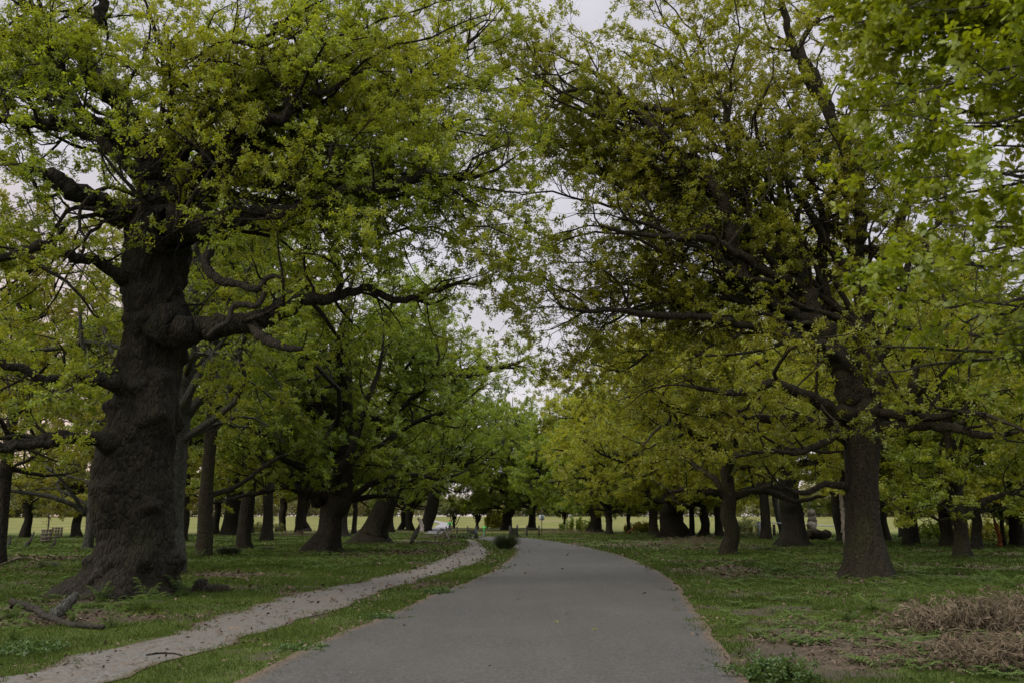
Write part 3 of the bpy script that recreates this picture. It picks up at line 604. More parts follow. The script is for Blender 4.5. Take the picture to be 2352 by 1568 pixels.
# ---- near tree whose boughs hang in from the right, its trunk outside the picture
bn = (7.1, 6.6)
T3 = Tree('maple_tree', 'bright green tree overhanging from the right edge, its large lobed leaves closest to the viewer', bn, 31, 'bark_g', 'leaf_near', size=.066, k=6)
T3.lobed = True; T3.droop = .5
T3.trunk([(bn[0], bn[1], -.2, .26), (bn[0], bn[1], .8, .23), (bn[0]-.1, bn[1]+.05, 2.4, .21), (bn[0]-.1, bn[1]+.1, 4.0, .18), (bn[0], bn[1]+.1, 6.5, .12), (bn[0]+.1, bn[1], 9, .05)], flare=.3, rough=.08)
def keep3(P):
    u = P[:, 0]/np.maximum(P[:, 1], .1); v = (P[:, 2]-EYE)/np.maximum(P[:, 1], .1)
    return (P[:, 0] > 3.15+.7*(vnoise(P, 1.1, 4)-.5)+.25*np.maximum(0, P[:, 2]-5.5)*0) & (P[:, 1] > 4.6) & (P[:, 1] < 8.3) & (P[:, 2] > 2.5+.95*np.maximum(0, 4.3-P[:, 0])+.5*vnoise(P, 1.3, 8))
T3.keep = keep3
k3 = dict(sp1=.40, L1=.9, sp2=.20, L2=.66, sp3=.14, L3=.3, ros=4, gn=.28, lift=-.06, flat=.7)
re_ = RS(12)
for i_ in range(64):
    e_ = np.array([3.15+1.7*re_.rand()**1.2, 6.2+2.0*re_.rand(), 2.9+4.6*(i_+re_.rand())/64.]); z0 = min(8.2, max(2.6, e_[2]-.2+.9*re_.normal()*.4))
    st_ = np.array([bn[0]-.05, bn[1]+.08, z0]); pts = []
    for t in (0, .2, .45, .7, 1):
        p = st_*(1-t)+e_*t; p[2] += math.sin(t*3.1)*.4*re_.rand(); p[1] += math.sin(t*3.1)*re_.normal()*.35; pts.append((*p, .034*(1-t)+.005))
    T3.limb(pts, n=12, sides=8, kink=1.2, named=i_ % 3 == 0, rough=.05, t0=.3, **k3)
T3.finish()

# ---- middle distance oaks
def midtree(label, x, yb, wpx, yf, top_m, rad, seed, bark='bark', leaf='leaf_mid', lean=0, nl=11, size=.17, dens=1., flare=.4, group=None, el=(8, 62), extra=(), low=0, roots=5, dry=0., cat='tree', name='oak_tree', zmin=None):
    b = G(x, yb); D = float(b[1])+dry
    if dry: b = np.array([b[0]*D/b[1], D])
    size *= .82; dens *= 1.32; t = Tree(name, label, b, seed, bark, leaf, group, cat, size=size, k=5)
    zf = P3(x, yf, D)[2]-t.b[2]; r = wpx/2*D/F; lx = lean*D/F
    z = t.b[2]
    pts = [(b[0], b[1], z-.9, r*1.1), (b[0], b[1], z-.05, r*1.1), (b[0], b[1], z+zf*.08, r*1.05), (b[0]+lx*.3, b[1], z+zf*.35, r*.98), (b[0]+lx*.7, b[1], z+zf*.7, r*.94), (b[0]+lx, b[1], z+zf, r*.98), (b[0]+lx*1.15, b[1], z+zf+(top_m-zf)*.35, r*.6), (b[0]+lx*1.2, b[1]+.3, z+zf+(top_m-zf)*.7, r*.22)]
    rl = RS(seed+5); pts = pts[:2]+[(p[0]+rl.normal()*r*.20, p[1]+rl.normal()*r*.2, p[2], p[3]*rl.uniform(.93, 1.08)) for p in pts[2:]]
    t.trunk(pts, sides=26, n=34, rough=.14, flare=flare, fh=max(.25, r*.6), roots=roots, burr=r*.35)
    zl = zmin if zmin is not None else zf*.72
    c = np.array([b[0]+lx, b[1], z+zl]); 
    def keep(P):
        q = P-c; h = q[:, 2]/(top_m-zl); rr = np.hypot(q[:, 0], q[:, 1])/rad
        n_ = vnoise(P, .35, seed)*.5+.78
        return (h > -.04+.12*vnoise(P, .5, seed+1)) & (h < 1) & (rr < n_*np.sqrt(np.clip(1-h*h*.9, .02, 1))*(.72+.5*np.clip(h*2.2, 0, 1)))
    t.keep = keep; t.zc = c[2]+.3
    S = max(1., rad/6.5); top_m *= 1.22; rad *= 1.12
    kw = dict(sp1=.95*S/dens, L1=2.7*S, sp2=.62*S/dens, L2=1.35*S, sp3=.42*S/dens, L3=.6*S, ros=9, s1=4, gn=.5)
    O = np.array([(b[0]+lx*f, b[1], z+zf*(.94 if f < 1 else 1)+(top_m-zf)*g) for f, g in ((.95, 0), (1, .02), (1.05, .12), (1.1, .25), (1.15, .38))])
    t.auto_limbs(O, nl, (rad*.75, rad*1.15), el, r0=min(r*.42, .34), **kw)
    t.auto_limbs(O[2:], max(4, nl//2), (rad*.7, rad*1.1), (30, 78), r0=min(r*.3, .25), **kw)
    if low: t.auto_limbs(O[:1], low, (rad*.8, rad*1.1), (-6, 14), r0=min(r*.3, .2), up=.0, **kw)
    for L in extra: t.limb([(*P3(a_, b_, D+dd), rp*D/F) for a_, b_, dd, rp in L], sides=9, named=True, **kw)
    t.finish(); return t
A = midtree
# left of the road
A('slim tall trunk standing directly behind the great old oak', 386,1313,50,1000,17,5.5,101,bark='bark_g',leaf='leaf_oak',size=.13,flare=.25,el=(20,65))
A('straight slender trunk clear of branches just right of the great oak', 466,1281,31,830,20,6.5,102,bark='bark2',leaf='leaf_mid',size=.16,flare=.3, extra=[[(470,1140,0,6),(520,1128,.5,6),(580,1090,1,5),(640,1050,1.5,4),(700,1030,2,2)]])
A('stout oak with one heavy limb reaching up to the left, beyond the path', 742,1270,56,1142,15,8.5,103,leaf='leaf_mid',lean=26,size=.16,dens=1.3,flare=.55,
  extra=[[(745,1150,0,20),(705,1132,0,17),(672,1108,0,15),(640,1085,.3,12),(612,1050,.6,9),(600,1000,1,6)], [(715,1130,0,8),(660,1118,-.5,6),(600,1130,-1,5),(540,1140,-1.5,3)]], nl=13, low=3)
A('thick oak leaning right with a long root running left, beside the path', 852,1247,50,1085,17.5,11,104,leaf='leaf_mid',lean=52,size=.19,dens=1.3,flare=.9,roots=3,
  extra=[[(905,1090,0,15),(925,1112,0,13),(960,1096,-.5,9),(1000,1085,-1,7),(1040,1070,-1.5,5),(1090,1060,-2,3)]], nl=13, low=2)
A('dark oak leaning right closest to the fence, left of the road', 975,1219,27,1110,22,13,105,leaf='leaf_mid',lean=28,size=.25,dens=1.4,flare=.3, extra=[[(1000,1115,0,9),(1015,1098,0,8),(1040,1095,-1,6),(1075,1110,-2,4)]], low=3)
A('burr-sided dark trunk half hidden behind the stout oak', 784,1231,28,1120,16,8,106,size=.25,dens=.9)
A('bare-sided trunk at the very left edge of the view', -8,1297,26,1060,15,6.5,107,leaf='leaf_yellow',size=.15,dens=.85)
A('small spreading oak framed between left edge and the great oak', 199,1263,21,1172,11.5,6.2,108,bark='bark_g',leaf='leaf_yellow',size=.17,dens=.8,el=(5,45),
  extra=[[(196,1175,0,6),(160,1155,-.5,5),(110,1138,-1,5),(50,1130,-1.5,4),(-10,1122,-2,3)],[(196,1180,0,5),(170,1140,-.8,4),(140,1100,-1.5,3),(100,1070,-2,2)]])
A('dark short trunk at the meadow edge right of the wooden tree guards', 174,1233,19,1180,11,8,109,leaf='leaf_yellow',size=.28,dens=.8)
A('leaning forked trunk seen just right of the great oak base', 421,1242,14,1165,13,6,110,leaf='leaf_yellow',size=.22,dens=.8)
A('slim trunk between the slender tree and the broad far trunk', 497,1226,15,1150,15,8,111,leaf='leaf_yellow',size=.28,dens=.8)
A('broad dark trunk standing tall at the meadow edge', 533,1227,33,1040,21,10,112,leaf='leaf_mid',size=.3,dens=.9)
A('trunk touching the right side of the broad far trunk', 566,1223,25,1140,16,9,113,leaf='leaf_yellow',size=.3,dens=.8)
A('narrow trunk with golden low leaves alone at the meadow edge', 646,1219,16,1160,14,8.5,114,leaf='leaf_yellow',size=.33,dens=.8)
A('dark far trunk just left of the stout oak', 697,1219,24,1150,17,9.5,115,leaf='leaf_yellow',size=.33,dens=.8)
A('thin trunk in the gap between stout oak and leaning oak', 813,1225,11,1150,14,7,116,size=.28,dens=.8)
A('thin trunk right against the leaning oak', 899,1221,13,1150,14,7.5,117,size=.3,dens=.8)
A('far trunk leaning right, left one of a close pair', 922,1216,13,1165,14,8,118,lean=9,size=.33,dens=.8)
A('far upright trunk, right one of a close pair', 942,1217,16,1165,15,9,119,size=.33,dens=.8)
# centre
A('oak with rust coloured bark edge standing in the road bend behind the gate', 1164,1216,22,1168,19,13,120,leaf='leaf_mid',size=.4,dens=1.05,lean=2,low=3,
  extra=[[(1170,1172,0,5),(1190,1160,-1,5),(1215,1148,-2,4),(1240,1130,-3,3)]])
A('ivy brown trunk behind the right gate fence', 1222,1215,17,1172,20,13,121,bark='bark2',leaf='leaf_mid',size=.4,dens=1.)
A('small round young tree behind the left fence, nearer the riding cyclist', 1042,1212,6,1203,5.6,4.2,122,leaf='leaf_grey',size=.3,dens=1.,zmin=2.2)
A('small round young tree behind the gate opening', 1096,1213,7,1200,6.2,4.6,123,leaf='leaf_grey',size=.3,dens=1.,zmin=2.4)
A('low fallen-looking tree with drooping bare boughs right of the sign post', 1294,1214,6,1188,9,6,124,leaf='leaf_mid',size=.33,dens=.9,lean=4,el=(-25,35),zmin=2.5)
# right of the road
A('broad dark far trunk nearest the road bend on the right', 1368,1221,27,1172,20,13,130,leaf='leaf_mid',size=.3,dens=1.35,low=4)
A('slim dark trunk touching the broad trunk near the road bend', 1400,1226,15,1172,15,9,131,leaf='leaf_mid',size=.28,dens=1.,low=3)
A('thin small trunk alone against the bright meadow right of the bend', 1444,1223,8,1180,12,7,132,leaf='leaf_olive',size=.3,dens=.9)
A('grey dark trunk left of the thickest dark oak', 1502,1227,20,1160,16,9,133,leaf='leaf_olive',size=.28)
A('very thick dark oak with spreading root feet on the right', 1545,1234,50,1150,21,13,134,leaf='leaf_olive',size=.24,dens=1.4,flare=.5,low=4,nl=14)
A('slim trunk just right of the thickest dark oak', 1591,1230,12,1160,14,7,135,leaf='leaf_olive',size=.27)
A('medium trunk with a rusty streak between thick oak and nearer smooth trunk', 1618,1228,21,1160,15,8,136,leaf='leaf_mid',size=.27)
A('dark trunk half hidden behind the nearer smooth trunk', 1653,1231,18,1150,15,8,137,leaf='leaf_olive',size=.25)
A('smooth brown trunk that forks low into long level limbs', 1677,1271,34,1138,14.5,9.5,138,bark='bark2',leaf='leaf_olive',size=.17,dens=1.2,flare=.25,el=(5,55),nl=14,
  extra=[[(1680,1142,0,9),(1720,1126,-.3,8),(1770,1130,-.6,7),(1820,1150,-.9,5),(1870,1142,-1,4),(1930,1125,-1.2,3)],[(1672,1145,0,9),(1630,1128,-.3,8),(1590,1122,-.6,6),(1540,1130,-1,4)]])
A('pale grey slim leaning trunk behind the blunt thick oak', 1800,1228,13,1110,16,7.5,139,bark='bark_g',leaf='leaf_mid',lean=-18,size=.26)
A('blunt thick oak with hollow-looking flared foot right of the steel barrier', 1826,1252,49,1140,15,8,140,leaf='leaf_olive',size=.2,dens=1.1,flare=.55)
A('dark upright trunk directly left of the pale bare trunk', 1928,1243,17,1110,16,7.5,141,leaf='leaf_olive',size=.21)
A('short dark trunk peeping out right of the smooth flared oak', 2034,1241,16,1165,14,7.5,142,leaf='leaf_mid',size=.22)
A('left trunk of two standing close together on the right', 2087,1252,20,1150,15,7.5,143,leaf='leaf_olive',size=.2)
A('right trunk of two standing close together, slightly bulged', 2105,1247,15,1150,14,7,144,leaf='leaf_mid',size=.2)
A('smooth trunk forking low in a V near the right edge', 2212,1279,32,1180,13.5,7.5,145,bark='bark2',leaf='leaf_oak',size=.16,dens=1.2,flare=.35,
  extra=[[(2206,1185,0,9),(2180,1160,-.3,8),(2140,1130,-.6,6),(2100,1100,-.9,4)],[(2216,1185,0,9),(2245,1160,-.2,8),(2290,1140,-.5,6),(2340,1130,-.8,4)]])
A('dark straight trunk just right of the low V-forked tree', 2247,1259,20,1165,15,7.5,146,leaf='leaf_olive',size=.19)
A('thin trunk near the right edge beside a rusty broken stump', 2308,1257,9,1185,11,5.5,147,leaf='leaf_mid',size=.2)
A('wide dark trunk cut by the right edge of the view', 2338,1256,30,1180,14,7.5,148,leaf='leaf_olive',size=.2)

# taller stand filling the wood behind, trunks mostly hidden
WHERE = ['far off the left edge', 'behind the left edge trunk', 'left of the great oak, behind the small spreading oak', 'hidden behind the great oak trunk', 'high crown right of the great oak trunk', 'above the stout oak', 'highest crown seen over the leaning oak', 'close behind the slender clear trunk', 'above the smooth low-forking oak', 'behind the flared oak crown', 'behind the two close trunks', 'right of the flared oak, under the near bright leaves', 'at the right edge behind the V-forked tree', 'beyond the right edge, nearer', 'beyond the right edge, farther', 'over the thickest dark oak']
FILL = [(-330,75,23,10,'leaf_yellow'),(-90,62,17,9,'leaf_yellow'),(60,88,21,10,'leaf_yellow'),(290,70,20,9,'leaf_mid'),(400,96,25,11,'leaf_mid'),(610,72,21,9,'leaf_mid'),(690,105,26,12,'leaf_yellow'),(560,50,18,7,'leaf_mid'),
        (1760,78,25,11,'leaf_mid'),(1960,60,22,9,'leaf_yellow'),(2080,85,27,12,'leaf_mid'),(2180,56,20,8.5,'leaf_olive'),(2330,75,24,10,'leaf_mid'),(2460,55,20,9,'leaf_mid'),(2560,90,27,12,'leaf_mid'),(1560,105,24,12,'leaf_olive')]
for i_, (px, D_, tm, rd, lf_) in enumerate(FILL):
    yb_ = HZ + F*(EYE - rise(D_))/D_
    A('tall rear oak crown ' + WHERE[i_], px, yb_, 22*60/D_+4, yb_-5.5*F/D_, tm, rd, 300+i_, leaf=lf_, size=.13+.0019*D_, dens=.95, group='tall oaks filling the wood behind')

# ------------------------------------------------------------------ ground cover
rg = RS(5)
def scatter(n, r0, r1, a0=-40, a1=40, pw=1.):
    r = r0*(r1/r0)**(rg.rand(n)**pw); a = R_(a0)+(R_(a1)-R_(a0))*rg.rand(n); return r*np.sin(a), r*np.cos(a), r
def off_road(x, y, mar=.0): return ~(in_poly(x, y, road_poly) | in_poly(x, y, path_poly))
trunks = [(o.location.x, o.location.y) for o in COL.objects if o.type == 'EMPTY']
def blades(n, r0, r1, hh, ww, seed, name):
    x, y, r = scatter(n, r0, r1); jx, jy = x+rg.normal(size=n)*.05, y+rg.normal(size=n)*.05
    li, so2 = litter(x, y), soil(x, y); thick = fbm(xy0(x, y), 1.4, 12, 3)
    de = np.full(n, 9.)
    for c in np.r_[RLs, RRs, PLs, PRs][::3]: de = np.minimum(de, np.hypot(x-c[0], y-c[1]))
    tuf = fbm(xy0(x, y), 2.4, 19, 3)
    k = (off_road(jx, jy) | ((de < .45*np.clip(tuf*3-1.2, 0, 1)+.07) & (rg.rand(n) < .6))) & (rg.rand(n) > li*1.1) & (rg.rand(n) > so2*.95) & (rg.rand(n) < .35+thick*1.2)
    x, y, r, th = x[k], y[k], r[k], thick[k]; m = len(x)
    h = hh*(.5+.9*rg.rand(m))*(.6+.9*th)*np.clip(r/12, .75, 4)**.45; wd = ww*np.clip(r/9, .8, 9)
    a = rg.rand(m)*6.3; ln = rg.normal(size=(m, 2))*.45; z = hz(x, y)
    base = np.stack([x, y, z-.004], -1); sd2 = np.stack([np.cos(a), np.sin(a), 0*a], -1)*wd[:, None]
    tip = base + np.stack([ln[:, 0]*h, ln[:, 1]*h, h], -1); mid = base+(tip-base)*.5+np.array([0, 0, 1.])*(h*.12)[:, None]
    V = np.stack([base-sd2, base+sd2, mid+sd2*.7, tip, mid-sd2*.7], 1).reshape(-1, 3)
    tn = np.clip(fbm(xy0(x, y), .6, 15, 3)*1.5-.3+rg.normal(size=m)*.2, 0, 1)
    return V, np.arange(m*5).reshape(-1, 5), np.repeat(tn, 5)
V, F_, T = blades(430000, 6.0, 34, .045, .0035, 1, 'g'); V2, F2, T2_ = blades(170000, 30, 120, .055, .004, 2, 'g')
g = npmesh('grass', np.r_[V, V2], [np.r_[F_, F2+len(V)]], M['grass'], attrs={'tint': np.r_[T, T2_]}); tag(g, kind='stuff')
# fallen leaves
n = 230000; x, y, r = scatter(n, 6.0, 70); li = litter(x, y); onr = in_poly(x, y, road_poly); onp = in_poly(x, y, path_poly)
de = np.full(n, 9.)
for c in np.r_[RLs, RRs, PLs, PRs][::5]: de = np.minimum(de, np.hypot(x-c[0], y-c[1]))
pr = np.where(onr, .0015+.16*np.exp(-(de/.22)**2), np.where(onp, .05+.14*np.exp(-(de/.3)**2), .010+li*.6*(li>.3)+.22*np.exp(-(de/.30)**2)))
k = rg.rand(n) < pr; x, y, r = x[k], y[k], r[k]; m = len(x); a = rg.rand(m)*6.3; L = .022*(.6+.9*rg.rand(m))*np.clip(r/9, 1, 5)**.9
z = hz(x, y)+.024+rg.rand(m)*.02*np.clip(r/10, 1, 4); u = np.stack([np.cos(a), np.sin(a), rg.normal(size=m)*.35], -1)*L[:, None]; v = np.stack([-np.sin(a), np.cos(a), rg.normal(size=m)*.35], -1)*(L*.5)[:, None]
c = np.stack([x, y, z], -1); V = np.stack([c-u, c+v-u*.1, c+u, c-v+u*.1], 1).reshape(-1, 3)
tag(npmesh('leaf_litter', V, [np.arange(m*4).reshape(-1, 4)], M['litter'], attrs={'tint': np.repeat(rg.rand(m)**1.4, 4)}), kind='stuff')

def frond(mb, base, az_, L, lift, rs, pin=11, wd=.42, droop=.7, tint=.5, prec=1):
    """bracken frond: arching stem with rows of tapering leaflets"""
    n = pin+2; t = np.linspace(0, 1, n); h = np.sin(np.clip(t*1.15, 0, 1.57))*lift*L - droop*L*.35*t**2.5
    rad_ = L*(t*math.cos(lift)); d2 = np.array([math.sin(az_), math.cos(az_), 0]); P = base + rad_[:, None]*d2 + np.stack([0*t, 0*t, h], -1)
    mb.tubes(P, np.linspace(.006, .0015, n)*max(1, L), 3, tint=tint*.7)
    side = np.array([d2[1], -d2[0], 0]); V = []; Fq = []
    for i in range(2, n):
        w_ = wd*L*(1-t[i])**.75*(.35+.65*min(1, t[i]*5)); w_ = max(w_, .02*L)
        for s_ in (-1, 1):
            fw = d2*.30+side*s_+np.array([0, 0, -.18+rs.normal()*.12]); fw /= np.linalg.norm(fw); p = P[i]
            bw = np.cross(fw, np.array([0, 0, 1.])); bw /= np.linalg.norm(bw)+1e-6
            if prec == 1:
                q = [p-bw*.012*L, p+fw*w_*.45+bw*.042*L, p+fw*w_, p+fw*w_*.45-bw*.05*L]; V += q; Fq.append([len(V)-4, len(V)-3, len(V)-2, len(V)-1])
            else:
                for j in range(6):
                    u_ = (j+.5)/6; c_ = p+fw*w_*u_; l_ = .07*L*(1-u_)**.7+.008
                    for s2 in (-1, 1):
                        e_ = c_+bw*s2*l_+fw*l_*.35; q = [c_-fw*w_*.06, (c_+e_)/2-fw*w_*.06, e_, (c_+e_)/2+fw*w_*.07]; V += q; Fq.append([len(V)-4, len(V)-3, len(V)-2, len(V)-1])
    if V: mb.add(np.array(V), [np.array(Fq)], tint)
# loose low bracken across the wood floor
mb = MB(); rf = RS(8); x, y, r = scatter(6500, 11, 95, -40, 40)
ok = off_road(x, y) & (fbm(xy0(x, y), .18, 21, 3)+.25*fbm(xy0(x, y), 1., 24, 2) > .55) & (cdist(x, y) > 3.2) & (soil(x, y) < .5); x, y = x[ok], y[ok]; z = hz(x, y)
for i in range(len(x)):
    for q in range(rf.randint(2, 4)): frond(mb, np.array([x[i], y[i], z[i]]), rf.rand()*6.3, (.22+.25*rf.rand())*np.clip(y[i]/26, .8, 1.6), .55, rf, pin=7, tint=.2+.7*rf.rand())
tag(mb.build('bracken', M['fern']), kind='stuff')
def fern(px, py, L, nf, label, seed, dry=0, prec=2):
    b = G(px, py); b = b*(1+dry/np.linalg.norm(b)); rs = RS(seed); mb = MB(); base = np.array([b[0], b[1], hz1(*b)])
    for i in range(nf): frond(mb, base*0, i*6.28/nf+rs.rand()*.8, L*(.7+.5*rs.rand()), .75+.5*rs.rand(), rs, pin=12, tint=.35+.5*rs.rand(), prec=prec)
    o = mb.build('fern', M['fern']); o.location = base; tag(o, label, 'fern', 'ferns round the great oak')
fern(337,1400,.62,8,'tall bright fern growing against the middle of the great oak base',1,-.1)
fern(352,1350,.4,5,'short fern just right of the tallest fern at the oak foot',12,-.6)
fern(418,1366,.60,8,'fern with drooping fronds at the right foot of the great oak',2,-.2)
fern(232,1382,.45,7,'small fern in front of the left root of the great oak',3)
fern(160,1350,.4,6,'fern at the outer tip of the left oak root',4)
fern(255,1440,.42,7,'bright fern beside the right end of the fallen branch',5)
fern(165,1432,.33,6,'low fern behind the middle of the fallen branch',6)
fern(20,1425,.45,7,'fern at the left edge in front of the fallen branch',7)
fern(30,1470,.35,6,'lowest fern at the bottom left of the view',8)
fern(455,1290,.6,7,'fern at the foot of the straight slender trunk',9)
fern(300,1404,.30,5,'tiny fern in the litter in front of the great oak',10)
# right foreground green ferns
for i, (a, b, L_, lb) in enumerate(((2000,1400,.45,'fern left of the dead bracken heap'),(2070,1385,.5,'fern behind the left end of the dead bracken heap'),(2270,1345,.6,'tall fern behind the middle of the dead bracken heap'),(2335,1360,.65,'fern leaning in at the right edge behind the dead bracken'),(2180,1345,.5,'fern right of the flared oak, behind the dead bracken'),(1945,1425,.35,'lone small fern nearest the bare soil on the right'))):
    b_ = G(a, b); rs = RS(40+i); mb = MB(); 
    for q in range(8): frond(mb, np.zeros(3), q*.8+rs.rand(), L_*(.7+.5*rs.rand()), .6+.4*rs.rand(), rs, pin=12, tint=.3+.5*rs.rand(), prec=2)
    o = mb.build('fern', M['fern']); o.location = (b_[0], b_[1], hz1(*b_)); tag(o, lb, 'fern', 'ferns by the dead bracken')
# dead bracken heaps
def heap(px, py, w_, dep, hgt, n, label, seed):
    b = G(px, py); rs = RS(seed); mb = MB(); z0 = hz1(*b)
    for i in range(n):
        ox, oy = rs.normal()*w_*.42, rs.normal()*dep*.4; hh = hgt*(.35+.9*rs.rand())*math.exp(-(ox/w_)**2); a = rs.rand()*6.3; L = .35+.55*rs.rand()
        t = np.linspace(0, 1, 7); P = np.stack([ox+np.sin(a)*L*t+rs.normal(size=7)*.018, oy+np.cos(a)*L*t+rs.normal(size=7)*.018, np.sin(t*2.6)*hh+.02+.10*hgt*rs.rand()], -1)
        mb.tubes(P, np.linspace(.0065, .002, 7)*(1+rs.rand()*.5), 4, tint=.55+.4*rs.rand())
        m_ = 10; tt = rs.rand(m_)*6; k = np.minimum(tt.astype(int), 5); f = (tt-k)[:, None]; C = P[k]*(1-f)+P[k+1]*f
        D = nrm(rs.normal(size=(m_, 3))+np.array([0, 0, -.6])); S_ = nrm(np.cross(D, rs.normal(size=(m_, 3)))); l = (.05+.09*rs.rand(m_))[:, None]
        V = np.stack([C, C+D*l*.5+S_*l*.16, C+D*l, C+D*l*.5-S_*l*.16], 1); mb.add(V, [np.arange(m_*4).reshape(-1, 4)], .2+.6*rs.rand())
    m_ = n*16; C = np.stack([rs.normal(size=m_)*w_*.55, rs.normal(size=m_)*dep*.6, 0*rs.rand(m_)], -1); C[:, 2] = rs.rand(m_)*hgt*.5*np.exp(-(C[:, 0]/w_)**2-(C[:, 1]/dep)**2)+.02
    u = nrm(rs.normal(size=(m_, 3))*np.array([1, 1, .35])); v = nrm(np.cross(u, rs.normal(size=(m_, 3))))*.4; l = (.022+.02*rs.rand(m_))[:, None]
    mb.add(np.stack([C-u*l, C+v*l, C+u*l, C-v*l], 1), [np.arange(m_*4).reshape(-1, 4)], np.repeat(rs.rand(m_), 4))
    o = mb.build('dead_bracken', M['dead_fern']); o.location = (b[0], b[1], z0); return tag(o, label, 'dead bracken')
heap(2225,1450,1.0,.6,.42,210,'large heap of pale brown dead bracken stems at the right foreground',61)
heap(2370,1425,.6,.5,.45,110,'second dead bracken heap running out of the right edge',62)
heap(2290,1515,1.1,.5,.24,150,'flat spread of broken bracken in the bottom right corner',67)
heap(1600,1252,3.5,2.2,.5,150,'low rusty dead bracken patch in front of the thickest dark oak',63)
heap(1020,1236,4.0,3.5,.6,150,'brown bank of dead bracken left of the path end',64)
heap(1300,1224,6,3,.5,120,'thin line of dead bracken behind the verge right of the gate',65)
heap(1740,1228,4,3,.6,110,'dead bracken below the steel barrier',66)
heap(690,1232,4,3,.6,90,'dead bracken tangle left of the stout oak',68)
# rush tussocks and leafy clumps
def tussock(px, py, rad_, hgt, n, label, seed, mat='leaf_dark', name='rush_tussock', cat='tussock', sz=.006):
    b = G(px, py); rs = RS(seed); a = rs.rand(n)*6.3; q = rs.rand(n)**.5*rad_*.55; out_ = (.1+.85*rs.rand(n))*rad_; L = hgt*(.6+.5*rs.rand(n))*np.sqrt(np.clip(1-(out_/rad_)**2*.8, .1, 1))
    S = np.stack([np.sin(a)*q, np.cos(a)*q, 0*a], -1); t = np.linspace(0, 1, 5)
    P = S[:, None] + np.stack([np.sin(a)[:, None]*out_[:, None]*t**1.6, np.cos(a)[:, None]*out_[:, None]*t**1.6, L[:, None]*(t-.30*t**3)[None]*1.2], -1)
    mb = MB(); mb.tubes(P, sz*np.array([1, .9, .7, .5, .2])[None]*np.ones((n, 1)), 3, tint=np.repeat(rs.rand(n), 15))
    o = mb.build(name, M[mat]); o.location = (b[0], b[1], hz1(*b)-.01); return tag(o, label, cat)
tussock(1161,1260,.75,1.05,1100,'dark round rush tussock at the left road edge in front of the gate',71,sz=.010)
tussock(524,1279,.55,.5,700,'dark rush tussock right of the slender clear trunk',72,sz=.008)
tussock(112,1302,.35,.28,400,'small dark tussock left of the great oak',73,sz=.006)
tussock(612,1262,.4,.3,400,'small tussock left of the stout oak foot',74,sz=.007)
tussock(1760,1262,.7,.22,500,'low dark grass clump before the blunt thick oak',76,sz=.008)
def clump(px, py, rad_, hgt, n, label, seed, size=.05, mat='fern', name='nettle_clump', cat='weeds', stems=30):
    b = G(px, py); rs = RS(seed); a = rs.rand(stems)*6.3; q = rs.rand(stems)**.6*rad_; L = hgt*(.6+.5*rs.rand(stems))*(1-.5*(q/rad_)**2)
    S = np.stack([np.sin(a)*q, np.cos(a)*q, 0*a], -1); t = np.linspace(0, 1, 5); ln = rs.normal(size=(stems, 2))*.12
    P = S[:, None]+np.stack([ln[:, :1]*t, ln[:, 1:]*t, L[:, None]*t], -1); mb = MB(); mb.tubes(P, np.full((stems, 5), .003), 3, tint=.2)
    tt = rs.rand(stems, n)**.7*3.99; k = tt.astype(int); f = (tt-k)[..., None]; ii = np.arange(stems)[:, None]; C = (P[ii, k]*(1-f)+P[ii, k+1]*f).reshape(-1, 3)
    V, Fq, T = rosettes(rs, C, size, 4); mb.add(V, [Fq], T); o = mb.build(name, M[mat]); o.location = (b[0], b[1], hz1(*b)); return tag(o, label, cat)
M['weed'] = leafmat('weed_green', (.045,.09,.016), (.085,.15,.026), (.07,.12,.025), trans=.3, patch=2)
clump(1778,1560,.36,.24,9,'dark leafy weed clump at the bottom edge right of the road',81,.045,'weed',stems=70)
clump(1850,1478,.2,.08,6,'thin low weed patch on the bare soil right of the road',82,.03,'weed',stems=30)
clump(1005,1362,.30,.14,8,'dark ragged weed at the left road edge',83,.035,'weed',stems=50)
clump(870,1420,.22,.10,8,'small leafy weed on the verge between path and road',84,.03,'weed',stems=36)
clump(60,1495,.5,.12,8,'ivy-like green patch at the bottom left',85,.04,'weed',stems=80)
clump(690,1490,.3,.06,7,'low leafy patch on the near verge',86,.03,'weed',stems=40)
# ------------------------------------------------------------------ dead wood
def log(name, label, L, sides=12, mat='deadwood', kink=.2, cat='fallen branch', seed=1, lift=0.):
    rs = RS(seed); pts = []
    for (px, py, h, rp) in L:
        b = G(px, py); pts.append((b[0], b[1], hz1(*b)+h+lift, rp*b[1]/F))
    P, Rr = spath(pts, 6*len(pts), rs, kink); base = P[0]; mb = MB(); mb.tubes(P-base, Rr, sides, rough=.12 if name in ('dead_snag', 'broken_stump') else .13, seed=seed, cap=True)
    o = mb.build(name, M[mat], None, True); o.location = base; tag(o, label, cat); return o
lg = log('fallen_branch', 'long bent fallen branch lying at the bottom left before the great oak', [(22,1420,.28,7),(70,1425,.20,8),(110,1432,.10,7),(150,1438,.05,7),(190,1442,.04,6),(238,1446,.04,5)], mat='dead_limb', kink=.12, seed=91)
b1 = G(110,1432); mb = MB(); rs = RS(3); q = np.array(lg.location)
mb.tubes(np.array([P3(26,1394,b1[1]+.3), P3(8,1399,b1[1]+.4), P3(-14,1392,b1[1]+.5)])-q, [.035,.028,.012], 8, rough=.2, seed=4); mb.build('side_shoot', M['deadwood'], lg, True)
log('log', 'short pale broken log propped up behind the fallen branch', [(116,1425,.04,12),(135,1420,.12,12),(155,1414,.24,10),(172,1410,.33,6)], mat='bark_g', cat='log', seed=92)
log('stick', 'thin pale stick lying on leaf litter left of the path', [(523,1326,.03,2),(545,1328,.03,2),(566,1331,.03,2.5),(572,1338,.02,2)], sides=6, cat='stick', seed=93)
